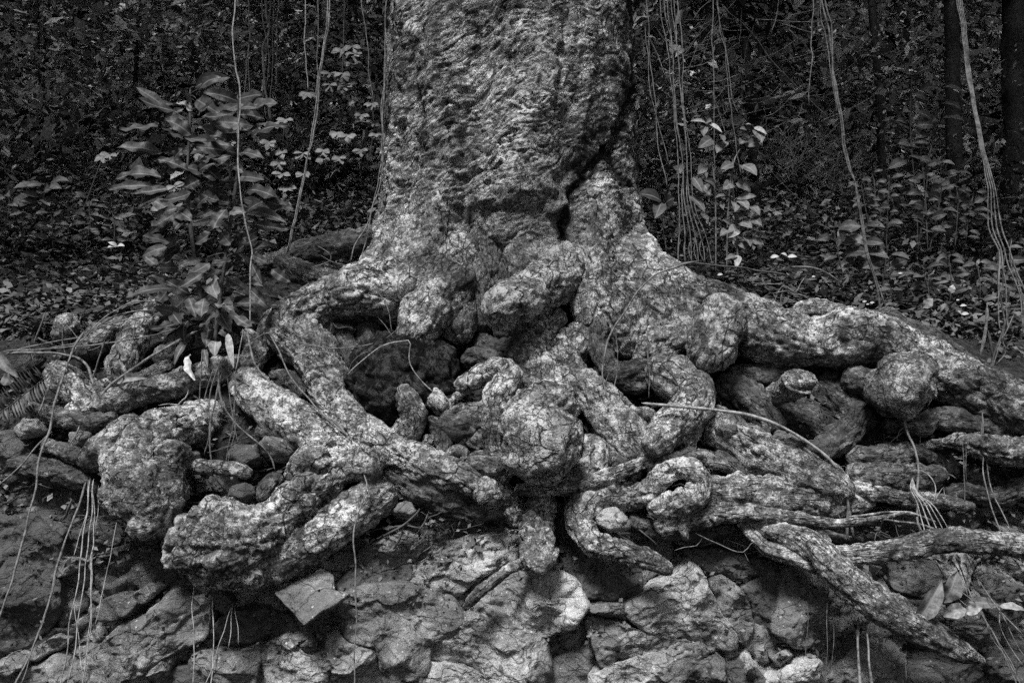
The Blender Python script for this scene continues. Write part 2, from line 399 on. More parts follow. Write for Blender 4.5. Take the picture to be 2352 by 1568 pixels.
    def pb(x, y, a_, b_, v): 
        nonlocal pale
        pale = np.maximum(pale, v * np.exp(-(((ux - x) / a_) ** 2 + ((uy - y) / b_) ** 2)))
    pb(1205, 250, 70, 110, .9); pb(1180, 360, 70, 60, 1.0); pb(1130, 410, 40, 40, .7); pb(1170, 540, 55, 26, .7); pb(1200, 460, 80, 20, .5); pb(1240, 90, 60, 60, .5); pb(1390, 580, 70, 40, .4); pb(1030, 330, 40, 60, .25)
    pale = np.where(fr, np.minimum(1, pale * 1.25), 0) * sm(fbm(P * 8, 3), -.6, .1)
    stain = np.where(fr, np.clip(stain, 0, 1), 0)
    # bark relief: slanting wrinkles, flakes, pits
    A = np.stack([TH * RR, Z, np.zeros(len(Z))], 1); ca, sa = math.cos(.42), math.sin(.42)
    w1 = np.stack([fbm(P * 4, 2), fbm(P * 4 + 9, 2), 0 * Z], 1) * .10
    B = A + w1; B = np.stack([B[:, 0] * ca + B[:, 1] * sa, -B[:, 0] * sa + B[:, 1] * ca, B[:, 2]], 1)
    rel = .0038 * ridged(B * np.array([9, 32, 1]), 3, .6) + .018 * fbm(P * 6, 3)
    f1, f2 = worley(np.stack([B[:, 0] * 24, B[:, 1] * 42, 0 * Z + .5], 1)); rel += -.006 * np.exp(-(f2 - f1) / .12) * sm(fbm(P * 5 + 3, 2), -.3, .4)
    rel += .003 * fbm(P * 42, 3, .6) - .022 * np.maximum(0, ridged(B * np.array([5, 15, 1]) + 30, 2) - .95) * sm(fbm(P * 3 + 8, 2), -.1, .5)
    H = H + rel * (1 - .25 * stain)
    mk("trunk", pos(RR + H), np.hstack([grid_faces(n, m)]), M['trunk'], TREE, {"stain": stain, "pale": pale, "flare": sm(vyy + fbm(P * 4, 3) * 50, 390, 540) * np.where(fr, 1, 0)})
trunk()

# ------------------------------------------------------------------ roots
def rootmesh(name, spec, bias=0.0, mat='root', lump=1.0, fine=1.0, parent=TREE, cap=(True, True), step=.0065, burl=0.0, res=1.0, iso=False, crust=.3):
    rows = []
    if spec[-1][0] >= 2380 and len(spec[-1]) > 3: q_ = spec[-1]; spec = list(spec) + [(q_[0] + 130, q_[1] + 25, q_[2] * .85, q_[3] + .03), (q_[0] + 300, q_[1] + 60, q_[2] * .5, q_[3] + .3)]
    for p in spec:
        vx, vy, r = p[:3]; d = p[3] if len(p) > 3 else float(dt(vy)) - bias
        rm = r / FV * d
        if len(p) <= 3: d = d - .25 * rm
        rows.append(list(pt(vx, vy, d)) + [rm])
    rows = np.array(rows); rmean = rows[:, 3].mean(); step = max(.0042, min(step, rmean * .14)) / res
    S = spline(rows, step); S[:, 3] = np.maximum(S[:, 3], .002)
    m = int(np.clip(2 * math.pi * rows[:, 3].max() / step * .9, 10, 150))
    V, N, F, r = sweep(S, m, cap)
    sd_ = random.random() * 50
    sl = np.concatenate([[0], np.cumsum(np.linalg.norm(np.diff(S[:, :3], axis=0), axis=1))]); th = np.tile(np.linspace(0, 2 * math.pi, m, endpoint=False), len(S))
    grain = np.stack([np.repeat(sl, m) + sd_, np.cos(th) * np.maximum(r, .3 * rmean) + sd_, np.sin(th) * np.maximum(r, .3 * rmean)], 1)
    if burl or iso: grain = V + sd_
    q = V + sd_
    rc = np.minimum(r, .16)
    d = lump * rc * (.11 * fbm(q * (.55 / max(rmean, .02)), 2) + .045 * fbm(q * (1.7 / max(rmean, .02)), 2))
    g1, g2 = worley(q * (.62 / max(rmean, .03)) + 2); d = d + lump * rc * (.20 * (.55 - g1) - .07 * np.exp(-(g2 - g1) / .07))       # knots and the creases between them
    amp = np.minimum(1, r / .05) * fine
    f1, f2 = worley((grain * np.array([.6, 1, 1]) + .03 * np.stack([pn(q * 9), pn(q * 9 + 5), pn(q * 9 + 11)], 1)) * 19)
    gate = sm(pn(q * 5), -.35, .3)
    d = d + amp * (-.010 * np.exp(-(f2 - f1) / .09) * gate + .0045 * ridged(grain * np.array([9, 30, 30]), 2) + .0065 * fbm(q * 16, 3) + .0035 * fbm(q * 60, 2))
    if burl:
        f1, f2 = worley(q * 11 + 3); d = d + burl * amp * (.022 * (.55 - f1) - .02 * np.exp(-(f2 - f1) / .10))
        f1, f2 = worley(q * 34 + 7); d = d + burl * amp * (.007 * (.5 - f1))
    # down-side of thick roots is stringy
    V = V + N * d[:, None]
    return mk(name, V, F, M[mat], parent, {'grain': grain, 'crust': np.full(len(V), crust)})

def Rt(spec, **k): return rootmesh("root", spec, **k)
# left of the trunk
Rt([(985, 600, 60, 3.75), (900, 665, 72, 3.55), (820, 675, 62, 3.5), (740, 695, 50, 3.48), (672, 755, 60, 3.42), (725, 815, 52, 3.36), (752, 870, 48, 3.32), (768, 925, 42, 3.26),
    (810, 970, 40, 3.2), (870, 1012, 40, 3.14), (940, 1052, 42, 3.1), (1015, 1078, 42, 3.06), (1085, 1100, 38, 3.03), (1135, 1125, 28, 3.06), (1190, 1150, 16, 3.12), (1240, 1170, 8, 3.2)])
Rt([(760, 690, 40, 3.6), (690, 715, 45, 3.55), (640, 760, 48, 3.5), (615, 800, 30, 3.55)])
Rt([(880, 600, 50, 3.9), (860, 640, 40, 3.75), (815, 640, 26, 3.7), (770, 655, 18, 3.75)])
Rt([(545, 860, 34, 3.32), (590, 905, 44, 3.26), (660, 955, 48, 3.2), (730, 1005, 48, 3.14), (785, 1048, 50, 3.08), (840, 1062, 38, 3.02), (872, 1060, 40, 2.97)])
Rt([(800, 1040, 42, 3.1), (755, 1090, 54, 3.03), (700, 1140, 54, 2.97), (635, 1195, 58, 2.92), (565, 1235, 84, 2.88), (490, 1245, 98, 2.86), (440, 1240, 60, 2.9)], burl=.7)
Rt([(760, 1075, 34, 3.03), (715, 1052, 32, 2.98), (690, 1070, 30, 2.97), (665, 1100, 20, 2.99)])
Rt([(600, 1240, 70, 2.88), (560, 1290, 66, 2.86), (500, 1290, 60, 2.86)], burl=1.1)
Rt([(440, 1180, 30, 2.92), (408, 1230, 28, 2.9), (405, 1290, 26, 2.9), (430, 1320, 14, 2.93)], burl=.8)
Rt([(900, 1110, 44, 3.08), (850, 1150, 52, 3.03), (780, 1200, 52, 2.98), (700, 1245, 56, 2.95), (625, 1290, 50, 2.92), (590, 1310, 30, 2.93)])
Rt([(500, 940, 40, 3.35), (440, 975, 52, 3.2), (385, 985, 50, 3.1), (330, 1030, 62, 3.02), (318, 1085, 78, 2.97), (335, 1140, 82, 2.93), (345, 1190, 62, 2.92), (352, 1225, 36, 2.95)], burl=.45)
Rt([(330, 975, 28, 3.05), (285, 985, 28, 3.02), (250, 1020, 32, 2.98), (218, 1050, 30, 2.97), (208, 1082, 18, 2.99)])
Rt([(400, 1010, 50, 3.02), (390, 1080, 36, 2.97), (400, 1140, 30, 2.95)], burl=.5)
Rt([(575, 830, 20, 3.4), (500, 850, 30, 3.36), (420, 878, 30, 3.32), (320, 905, 28, 3.26), (225, 935, 28, 3.2), (150, 945, 22, 3.2)], mat='root')
Rt([(250, 925, 26, 3.25), (190, 900, 30, 3.25), (140, 865, 34, 3.25), (120, 850, 18, 3.3)])
Rt([(100, 1020, 15, 3.12), (150, 1035, 17, 3.08), (205, 1060, 17, 3.03), (240, 1080, 12, 3.03)], mat='root_dark')
Rt([(345, 720, 26, 3.5), (300, 790, 34, 3.42), (280, 850, 34, 3.35), (300, 890, 22, 3.35)])
Rt([(380, 690, 20, 3.55), (350, 725, 28, 3.5), (320, 760, 22, 3.5)])
Rt([(300, 740, 20, 3.6), (240, 770, 34, 3.52), (200, 800, 30, 3.5), (180, 830, 16, 3.5)])
Rt([(180, 735, 18, 3.6), (150, 750, 24, 3.55), (140, 790, 18, 3.55)])
Rt([(425, 1070, 14, 3.06), (480, 1072, 17, 3.03), (540, 1078, 16, 3.0), (580, 1090, 10, 3.0)])
Rt([(870, 545, 30, 4.3), (790, 560, 30, 4.15), (710, 578, 28, 4.1), (640, 600, 24, 4.1), (590, 610, 12, 4.1)], mat='root_dark')
Rt([(640, 600, 22, 4.0), (690, 625, 26, 3.9), (750, 640, 24, 3.85), (820, 650, 20, 3.8)], mat='root_dark')
# centre
Rt([(1075, 550, 50, 3.68), (1045, 610, 62, 3.57), (1010, 680, 66, 3.45), (970, 745, 58, 3.37), (938, 790, 38, 3.34), (915, 815, 20, 3.38)])
Rt([(930, 480, 40, 3.97), (912, 550, 48, 3.87), (880, 615, 52, 3.72), (830, 655, 48, 3.62), (760, 680, 42, 3.55), (700, 705, 30, 3.55)])
Rt([(960, 500, 50, 3.75), (940, 580, 58, 3.66), (905, 650, 56, 3.56), (860, 690, 46, 3.5)])
Rt([(1425, 480, 36, 3.92), (1448, 550, 44, 3.82), (1495, 615, 44, 3.67), (1560, 660, 46, 3.56), (1620, 695, 44, 3.5)])
Rt([(1040, 680, 46, 3.5), (1050, 740, 46, 3.45), (1060, 790, 30, 3.48)], mat='root')
Rt([(1330, 590, 66, 3.75), (1290, 630, 62, 3.55), (1232, 665, 54, 3.36), (1170, 700, 52, 3.2), (1118, 724, 48, 3.12)], lump=.5, crust=1.0)
Rt([(1300, 590, 60, 3.7), (1335, 650, 48, 3.55), (1350, 700, 36, 3.48), (1345, 760, 24, 3.48)])
Rt([(1200, 590, 50, 3.75), (1260, 610, 46, 3.6), (1300, 650, 40, 3.5)])
Rt([(1270, 740, 30, 3.5), (1235, 790, 50, 3.42), (1225, 835, 56, 3.34), (1250, 890, 52, 3.26), (1280, 950, 50, 3.18)])
Rt([(1320, 740, 34, 3.5), (1330, 790, 40, 3.46), (1300, 830, 30, 3.44)])
Rt([(1300, 920, 40, 3.2), (1268, 930, 56, 3.06), (1228, 955, 66, 2.99), (1236, 1010, 92, 2.93), (1242, 1058, 74, 2.95), (1238, 1098, 34, 3.0)], burl=.5, lump=.9, crust=1.0)
Rt([(1310, 960, 30, 3.12), (1312, 1020, 26, 3.06), (1290, 1080, 24, 3.05), (1240, 1105, 16, 3.06)])
Rt([(1280, 850, 36, 3.35), (1350, 900, 44, 3.24), (1410, 965, 54, 3.17), (1460, 1020, 52, 3.12), (1510, 1060, 34, 3.12)])
Rt([(1340, 1000, 30, 3.13), (1365, 1050, 38, 3.08), (1330, 1095, 38, 3.06), (1290, 1110, 26, 3.06)])
Rt([(1040, 905, 18, 3.3), (1090, 870, 22, 3.26), (1140, 848, 26, 3.2), (1172, 862, 28, 3.15), (1150, 905, 36, 3.12), (1140, 965, 36, 3.1), (1150, 1025, 34, 3.08), (1152, 1080, 28, 3.06), (1140, 1110, 18, 3.07)])
Rt([(1180, 800, 24, 3.4), (1195, 850, 24, 3.3), (1185, 890, 20, 3.25)], mat='root_dark')
Rt([(975, 905, 20, 3.3), (935, 905, 28, 3.2), (950, 950, 30, 3.15), (935, 990, 30, 3.15), (895, 1005, 20, 3.18)])
Rt([(970, 900, 18, 3.28), (1005, 920, 22, 3.2), (1020, 950, 16, 3.22)])
Rt([(1130, 935, 24, 3.25), (1080, 965, 38, 3.2), (1040, 975, 38, 3.18), (1010, 965, 24, 3.22)], mat='root_dark')
Rt([(1060, 1000, 24, 3.2), (1110, 1010, 30, 3.17), (1150, 1010, 20, 3.17)], mat='root_dark')
Rt([(985, 1010, 26, 3.16), (988, 1018, 26, 3.12)], burl=.6)
Rt([(1030, 1050, 12, 3.06), (1048, 1033, 12, 3.04), (1068, 1045, 12, 3.03), (1062, 1066, 12, 3.03), (1040, 1068, 11, 3.05)])
Rt([(1075, 1075, 18, 3.06), (1100, 1060, 24, 3.02), (1130, 1065, 25, 3.01), (1150, 1085, 18, 3.04)])
Rt([(1180, 1125, 14, 3.03), (1290, 1120, 17, 2.99), (1390, 1095, 17, 2.99), (1470, 1065, 15, 3.04), (1500, 1050, 8, 3.1)], mat='wood')
Rt([(860, 1040, 40, 3.2), (930, 1095, 50, 3.14), (1010, 1130, 46, 3.1), (1100, 1160, 36, 3.08), (1170, 1170, 16, 3.1)], mat='root_dark')
Rt([(1250, 1130, 30, 3.1), (1243, 1175, 34, 3.03), (1228, 1225, 40, 2.95), (1240, 1275, 44, 2.9), (1255, 1305, 36, 2.92)], burl=.6)
Rt([(1215, 1285, 12, 2.93), (1165, 1310, 13, 2.87), (1120, 1345, 13, 2.84), (1085, 1375, 12, 2.83), (1065, 1400, 6, 2.84)], mat='wood')
Rt([(1480, 1140, 34, 3.1), (1420, 1140, 38, 3.05), (1355, 1150, 38, 3.0), (1332, 1195, 34, 2.95), (1360, 1245, 27, 2.9), (1420, 1262, 25, 2.88), (1490, 1285, 23, 2.86), (1545, 1312, 14, 2.86)])
Rt([(1180, 1150, 22, 3.12), (1185, 1185, 24, 3.06), (1175, 1210, 12, 3.06)], burl=1)
# right
Rt([(1390, 570, 66, 3.8), (1460, 655, 72, 3.62), (1525, 715, 68, 3.5), (1550, 765, 62, 3.45), (1500, 800, 60, 3.45), (1440, 800, 40, 3.48)])
Rt([(1430, 590, 46, 3.8), (1490, 625, 40, 3.64), (1545, 655, 34, 3.55), (1600, 682, 40, 3.5), (1660, 690, 40, 3.48), (1705, 712, 30, 3.46), (1712, 745, 22, 3.48)])
Rt([(1380, 640, 52, 3.55), (1420, 710, 60, 3.48), (1440, 770, 46, 3.45), (1420, 820, 26, 3.46)], mat='root')
Rt([(1668, 705, 44, 3.4), (1652, 750, 58, 3.27), (1628, 805, 54, 3.24), (1608, 845, 34, 3.28)], lump=.6)
Rt([(1500, 670, 60, 3.55), (1600, 740, 60, 3.5), (1700, 745, 70, 3.42), (1780, 775, 70, 3.38), (1860, 790, 58, 3.36), (1950, 775, 68, 3.32), (2030, 785, 60, 3.3), (2110, 825, 56, 3.26), (2190, 870, 58, 3.2), (2290, 915, 56, 3.14), (2400, 955, 50, 3.05)], step=.007)
Rt([(1990, 740, 44, 3.42), (2080, 770, 40, 3.4), (2160, 800, 34, 3.4), (2220, 850, 26, 3.38)], mat='root_dark')
Rt([(1820, 720, 20, 3.6), (1870, 712, 24, 3.58), (1930, 725, 22, 3.56), (1960, 745, 14, 3.52)])
Rt([(2110, 850, 40, 3.22), (2085, 872, 68, 3.1), (2068, 900, 68, 3.06), (2080, 948, 36, 3.1)], burl=.5, lump=1.0)
Rt([(2060, 950, 34, 3.2), (2110, 965, 34, 3.16), (2150, 955, 18, 3.2)], mat='root_dark')
Rt([(1990, 930, 26, 3.2), (1950, 985, 30, 3.16), (1910, 1020, 34, 3.12), (1870, 1035, 20, 3.14)], mat='root_dark')
Rt([(1860, 880, 50, 3.42), (1920, 920, 56, 3.36), (1975, 960, 50, 3.3), (2010, 990, 36, 3.28)], mat='root_dark')
Rt([(1780, 930, 40, 3.4), (1830, 970, 56, 3.35), (1900, 1000, 50, 3.28)], mat='root_dark')
Rt([(1490, 850, 34, 3.35), (1550, 872, 50, 3.25), (1598, 915, 48, 3.18), (1560, 965, 44, 3.1), (1510, 1010, 38, 3.06), (1480, 1040, 28, 3.06)])
Rt([(1590, 930, 34, 3.18), (1585, 985, 26, 3.12), (1575, 1040, 16, 3.1), (1566, 1075, 6, 3.1)])
Rt([(1610, 950, 34, 3.25), (1680, 1000, 46, 3.15), (1760, 1045, 50, 3.08), (1840, 1085, 50, 3.03), (1910, 1115, 42, 3.0), (1945, 1145, 20, 3.02)], mat='wood')
Rt([(1668, 990, 24, 3.14), (1672, 975, 27, 3.06)], burl=.4)
Rt([(1745, 1040, 18, 3.05), (1746, 1028, 19, 3.0)], burl=.4)
Rt([(1430, 1140, 26, 3.05), (1485, 1135, 26, 3.0), (1520, 1095, 28, 2.97), (1570, 1075, 26, 2.95), (1607, 1100, 26, 2.93), (1590, 1145, 30, 2.93), (1535, 1160, 32, 2.95), (1490, 1165, 24, 3.0)])
Rt([(1590, 1140, 40, 3.03), (1660, 1135, 46, 3.0), (1750, 1138, 48, 3.0), (1840, 1145, 42, 3.0), (1930, 1155, 30, 3.02), (2010, 1150, 14, 3.05)], mat='wood')
Rt([(1500, 1205, 22, 2.98), (1600, 1190, 24, 2.95), (1700, 1175, 20, 2.93), (1800, 1185, 16, 2.92), (1880, 1198, 13, 2.91), (1945, 1200, 10, 2.9), (2040, 1185, 5, 2.9), (2090, 1178, 4, 2.9), (2150, 1200, 4, 2.9)], mat='wood')
Rt([(1940, 1085, 24, 3.08), (2020, 1090, 30, 3.04), (2110, 1095, 30, 3.02), (2170, 1085, 16, 3.05)], mat='root_dark')
Rt([(2090, 1035, 8, 3.16), (2190, 1015, 17, 3.09), (2280, 1030, 32, 3.02), (2330, 1035, 34, 3.0), (2400, 1030, 28, 3.02)], burl=.4)
Rt([(2130, 1150, 10, 3.1), (2200, 1130, 18, 3.07), (2290, 1140, 22, 3.06), (2400, 1110, 26, 3.05)], mat='root_dark', lump=1.5)
# folds running down the flare
for sp, mt in (([(1012, 420, 22, 3.61), (1002, 500, 32, 3.6), (985, 580, 44, 3.57), (955, 650, 50, 3.5), (920, 700, 44, 3.45)], 'root'), ([(1362, 430, 22, 3.63), (1370, 520, 32, 3.61), (1376, 600, 44, 3.57), (1390, 680, 48, 3.5), (1400, 750, 36, 3.46)], 'root'),
               ([(1185, 540, 26, 3.58), (1200, 600, 40, 3.54), (1235, 650, 46, 3.45)], 'root'), ([(1105, 540, 30, 3.6), (1112, 620, 40, 3.57), (1112, 690, 40, 3.52), (1105, 770, 30, 3.5)], 'root_dark'), ([(1150, 590, 30, 3.6), (1150, 660, 40, 3.56), (1160, 730, 44, 3.5), (1180, 790, 34, 3.46)], 'root_dark'),
               ([(1250, 690, 40, 3.5), (1230, 740, 44, 3.46), (1200, 790, 36, 3.42)], 'root')):
    Rt(sp, mat=mt)
# smaller roots knotted into the gaps
for sp, mt in (
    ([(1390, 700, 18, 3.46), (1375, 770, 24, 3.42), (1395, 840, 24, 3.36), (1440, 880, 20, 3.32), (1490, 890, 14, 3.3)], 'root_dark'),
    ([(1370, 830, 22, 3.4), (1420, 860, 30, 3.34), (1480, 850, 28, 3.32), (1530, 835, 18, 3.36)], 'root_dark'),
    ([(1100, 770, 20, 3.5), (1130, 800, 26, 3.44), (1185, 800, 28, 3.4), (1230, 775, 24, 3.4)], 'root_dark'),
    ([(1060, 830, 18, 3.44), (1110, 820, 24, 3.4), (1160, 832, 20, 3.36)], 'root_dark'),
    ([(1180, 740, 22, 3.5), (1215, 760, 30, 3.45), (1260, 745, 26, 3.44), (1290, 710, 20, 3.46)], 'root'),
    ([(1300, 760, 26, 3.46), (1290, 810, 30, 3.38), (1320, 860, 34, 3.32), (1345, 900, 24, 3.3)], 'root'),
    ([(1060, 900, 14, 3.3), (1030, 930, 18, 3.24), (1040, 985, 18, 3.2), (1075, 1020, 16, 3.16)], 'root'),
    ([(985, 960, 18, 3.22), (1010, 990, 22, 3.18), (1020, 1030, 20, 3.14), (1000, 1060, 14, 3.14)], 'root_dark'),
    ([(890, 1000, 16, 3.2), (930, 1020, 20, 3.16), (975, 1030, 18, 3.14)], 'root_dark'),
    ([(1345, 1080, 22, 3.08), (1400, 1050, 26, 3.1), (1440, 1070, 24, 3.08), (1470, 1100, 16, 3.06)], 'root_dark'),
    ([(1400, 980, 18, 3.14), (1440, 960, 20, 3.14), (1480, 950, 18, 3.14), (1510, 960, 10, 3.14)], 'root'),
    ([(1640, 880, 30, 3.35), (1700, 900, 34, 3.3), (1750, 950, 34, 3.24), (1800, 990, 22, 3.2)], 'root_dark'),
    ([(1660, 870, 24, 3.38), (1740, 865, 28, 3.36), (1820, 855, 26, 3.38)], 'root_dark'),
    ([(1740, 880, 10, 3.28), (1752, 930, 12, 3.24), (1760, 980, 10, 3.18), (1765, 1010, 5, 3.16)], 'root'),
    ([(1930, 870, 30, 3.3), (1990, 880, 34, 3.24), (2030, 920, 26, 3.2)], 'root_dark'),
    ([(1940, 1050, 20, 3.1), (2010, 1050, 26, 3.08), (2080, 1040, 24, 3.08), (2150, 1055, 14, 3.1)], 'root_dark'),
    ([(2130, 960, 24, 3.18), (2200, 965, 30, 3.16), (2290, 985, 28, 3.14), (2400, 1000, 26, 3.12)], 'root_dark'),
    ([(1900, 1130, 20, 3.06), (1980, 1125, 26, 3.04), (2070, 1135, 26, 3.02), (2150, 1150, 18, 3.02), (2240, 1165, 10, 3.02)], 'wood'),
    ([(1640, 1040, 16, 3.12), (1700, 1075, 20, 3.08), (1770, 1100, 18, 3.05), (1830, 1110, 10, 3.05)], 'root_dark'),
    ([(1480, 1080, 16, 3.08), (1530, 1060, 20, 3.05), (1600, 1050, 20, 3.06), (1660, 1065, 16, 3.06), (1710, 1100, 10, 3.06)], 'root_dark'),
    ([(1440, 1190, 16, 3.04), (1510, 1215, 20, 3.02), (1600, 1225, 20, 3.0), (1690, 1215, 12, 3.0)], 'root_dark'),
    ([(1560, 1180, 10, 2.95), (1568, 1210, 11, 2.93), (1578, 1240, 7, 2.93)], 'root'),
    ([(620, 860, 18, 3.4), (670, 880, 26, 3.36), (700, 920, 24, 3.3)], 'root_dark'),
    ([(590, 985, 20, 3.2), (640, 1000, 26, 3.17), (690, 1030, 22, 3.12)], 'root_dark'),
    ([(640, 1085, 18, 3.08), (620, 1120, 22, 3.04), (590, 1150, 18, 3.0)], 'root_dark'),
    ([(60, 940, 18, 3.22), (130, 955, 22, 3.18), (200, 970, 22, 3.15), (270, 960, 16, 3.14)], 'root_dark'),
    ([(20, 1060, 20, 3.12), (90, 1075, 24, 3.1), (170, 1095, 24, 3.06), (240, 1125, 14, 3.05)], 'root_dark'),
    ([(400, 830, 16, 3.42), (350, 860, 18, 3.38), (290, 880, 18, 3.34), (200, 890, 14, 3.32)], 'root'),
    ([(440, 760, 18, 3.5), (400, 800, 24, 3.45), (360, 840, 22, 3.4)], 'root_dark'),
    ([(560, 760, 20, 3.5), (590, 800, 28, 3.45), (570, 850, 26, 3.38), (530, 880, 16, 3.36)], 'root'),
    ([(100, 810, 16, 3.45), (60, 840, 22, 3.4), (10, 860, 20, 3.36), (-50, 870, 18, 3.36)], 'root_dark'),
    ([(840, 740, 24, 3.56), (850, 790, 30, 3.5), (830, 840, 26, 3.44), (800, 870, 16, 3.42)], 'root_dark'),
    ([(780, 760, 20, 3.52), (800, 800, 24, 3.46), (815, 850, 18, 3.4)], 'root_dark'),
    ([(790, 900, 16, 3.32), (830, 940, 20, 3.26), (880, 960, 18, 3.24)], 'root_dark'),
    ([(1700, 700, 26, 3.5), (1760, 715, 28, 3.47), (1800, 745, 22, 3.45)], 'root'),
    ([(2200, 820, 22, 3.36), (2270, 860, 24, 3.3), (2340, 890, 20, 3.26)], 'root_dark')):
    Rt(sp, mat=mt, step=.008, crust=0)
# stub ends with a hollow: a bark tube open at the end
def hollow(spec, mat='root', squash=1.0):
    o = rootmesh("root_stub", [p if i < len(spec) - 1 else (p[0], p[1], p[2] * squash ** .9, p[3] + .012) for i, p in enumerate(spec)], mat=mat, cap=(True, False), lump=.5)
    rows = np.array([list(pt(*p[:2], p[3])) + [p[2] / FV * p[3]] for p in spec]); a0, a1 = rows[-2], rows[-1]
    ax = a1[:3] - a0[:3]; ax /= np.linalg.norm(ax); r = a1[3]
    def ring(prof, seg, mt, nm, wob):
        S = spline(np.array([list(a1[:3] + ax * t) + [rr * r] for t, rr in prof]), .004); V, N, F, q_ = sweep(S, seg, (False, False))
        V = V + N * (wob * fbm(V * 28, 3))[:, None]; V[:, 2] = a1[2] + (V[:, 2] - a1[2]) * squash
        mk(nm, V, F, M[mt], o, {'grain': V})
    ring(((-.03, .85), (-.002, 1.03), (.008, 1.05), (.014, .95), (.010, .80), (0.0, .74)), 44, mat, "cut_rim", .006)
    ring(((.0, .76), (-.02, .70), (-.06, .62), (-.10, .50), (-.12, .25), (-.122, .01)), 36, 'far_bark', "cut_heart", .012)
hollow([(1765, 915, 22, 3.28), (1800, 898, 26, 3.2), (1837, 876, 44, 3.1)], 'wood', .66)
hollow([(1105, 1090, 26, 3.06), (1115, 1120, 30, 3.0), (1127, 1148, 27, 2.93)], 'root')
# ------------------------------------------------------------------ rocks
OUT = thing("rock_outcrop", "weathered grey rock face of fractured blocks below the tangled roots", "rock face", (0, 2.9, -1.2))
def stone(poly, h=.07, mat='rock', back=.0, parent=OUT, name="stone", n_ring=26, tilt=(0, 0), facets=6, gap=1.07, thick=.22, seed=None, rough=1.0):
    p = np.array([C(*q) for q in poly], float)
    for _ in range(2):
        nx_ = np.roll(p, -1, 0); p = np.stack([.9 * p + .1 * nx_, .1 * p + .9 * nx_], 1).reshape(-1, 2)
    c = p.mean(0); rel = p - c
    # area centroid keeps the radial map well inside
    x, y = p[:, 0], p[:, 1]; x1, y1 = np.roll(x, -1), np.roll(y, -1); cr = x * y1 - x1 * y; A = cr.sum() / 2
    c = np.array([((x + x1) * cr).sum() / (6 * A), ((y + y1) * cr).sum() / (6 * A)]); rel = (p - c) * gap
    q = np.vstack([rel, rel[:1]]); s = np.concatenate([[0], np.cumsum(np.hypot(*np.diff(q, axis=0).T))])
    per = s[-1]; m = int(np.clip(per / 5.0, 22, 150)); t = np.linspace(0, per, m, endpoint=False)
    o2 = np.stack([np.interp(t, s, q[:, 0]), np.interp(t, s, q[:, 1])], 1)
    n_ring = int(np.clip(math.sqrt(abs(A)) / 5.5, 9, 40))
    sd_ = random.random() * 90
    ts = np.linspace(.02, 1, n_ring) ** .85
    G = c + o2[None] * ts[:, None, None]; TT = np.repeat(ts, m); G = G.reshape(-1, 2)
    d0 = dt(G[:, 1]) - back
    P = np.stack([(G[:, 0] - 1176) / FV * d0, d0, (784 - G[:, 1]) / FV * d0], 1)
    # soften the local slope into the stone's own plane
    cd = float(dt(c[1])) - back; d_loc = .45 * d0 + .55 * cd
    cp = pt(c[0], c[1], cd)
    loc = np.stack([P[:, 0] - cp[0], P[:, 2] - cp[2]], 1); ext = max(.03, np.abs(loc).max())
    prof = np.full(len(P), 1.0)
    for k in range(facets):
        an = random.random() * 6.28; sl = random.uniform(.3, 1.5); of = random.uniform(.7, 1.1)
        prof = np.minimum(prof, of - sl * (loc[:, 0] * math.cos(an) + loc[:, 1] * math.sin(an)) / ext)
    edge = np.sqrt(np.clip(1 - TT ** 16, 0, 1)); prof = np.clip(prof, .1, 1.1) * (.55 + .45 * edge) - .12 * (1 - edge)
    dd = d_loc - .8 * h * prof + (loc[:, 0] * tilt[0] + loc[:, 1] * tilt[1])
    P = np.stack([(G[:, 0] - 1176) / FV * dd, dd, (784 - G[:, 1]) / FV * dd], 1)
    # sides running back into the bank
    lastd = dd.reshape(n_ring, m)[-1]; Gl = G.reshape(n_ring, m, 2)[-1]; sides = []
    for kk, ins in ((.25, 1.0), (.6, .98), (1.0, .9)):
        d2 = lastd + thick * kk; g2 = c + (Gl - c) * ins
        base = np.stack([(g2[:, 0] - 1176) / FV * lastd, d2, (784 - g2[:, 1]) / FV * lastd], 1); sides.append(base)
    V = np.vstack([P] + sides)
    # fracture steps: tilted strata broken into ledges
    tl = V[:, 2] * 13 + V[:, 0] * -3.5 + 1.0 * fbm(V * 3.0 + 5, 4); fr_ = tl - np.floor(tl)
    step_ = (np.floor(tl) + sm(fr_, .0, .16)); led = (_rnd[(np.floor(tl).astype(int)) & 255, 0] * (1 - sm(fr_, 0, .06)) + _rnd[(np.floor(tl).astype(int) + 1) & 255, 0] * sm(fr_, 0, .06)) - .5
    nz = (.05 * fbm(V * 3.2 + 50, 3) + .020 * fbm(V * 9 + 3, 3) + .020 * led) + .005 * ridged(V * np.array([9, 9, 14]) + sd_, 3) + .005 * fbm(V * 45, 3)
    V[:, 1] -= nz * rough; V[:, 0] += .010 * fbm(V * 12 + 31, 3); V[:, 2] += .010 * fbm(V * 12 + 77, 3)
    rings = n_ring + 3; F = grid_faces(rings, m)
    capc = np.vstack([V[:m].mean(0)]); idx = len(V); V = np.vstack([V, capc])
    j = np.arange(m); tri = np.stack([np.full(m, idx), (j + 1) % m, j, np.full(m, idx)], 1)
    tri[:, 3] = tri[:, 0]
    # centre fan as quads joining pairs
    if m % 2: fan = np.stack([np.full(m // 2, idx), (2 * np.arange(m // 2) + 2) % m, 2 * np.arange(m // 2) + 1, 2 * np.arange(m // 2)], 1)
    else: fan = np.stack([np.full(m // 2, idx), (2 * np.arange(m // 2) + 2) % m, 2 * np.arange(m // 2) + 1, 2 * np.arange(m // 2)], 1)
    return mk(name, V, np.vstack([F, fan])[:, ::-1], M[mat], parent, smooth=False)
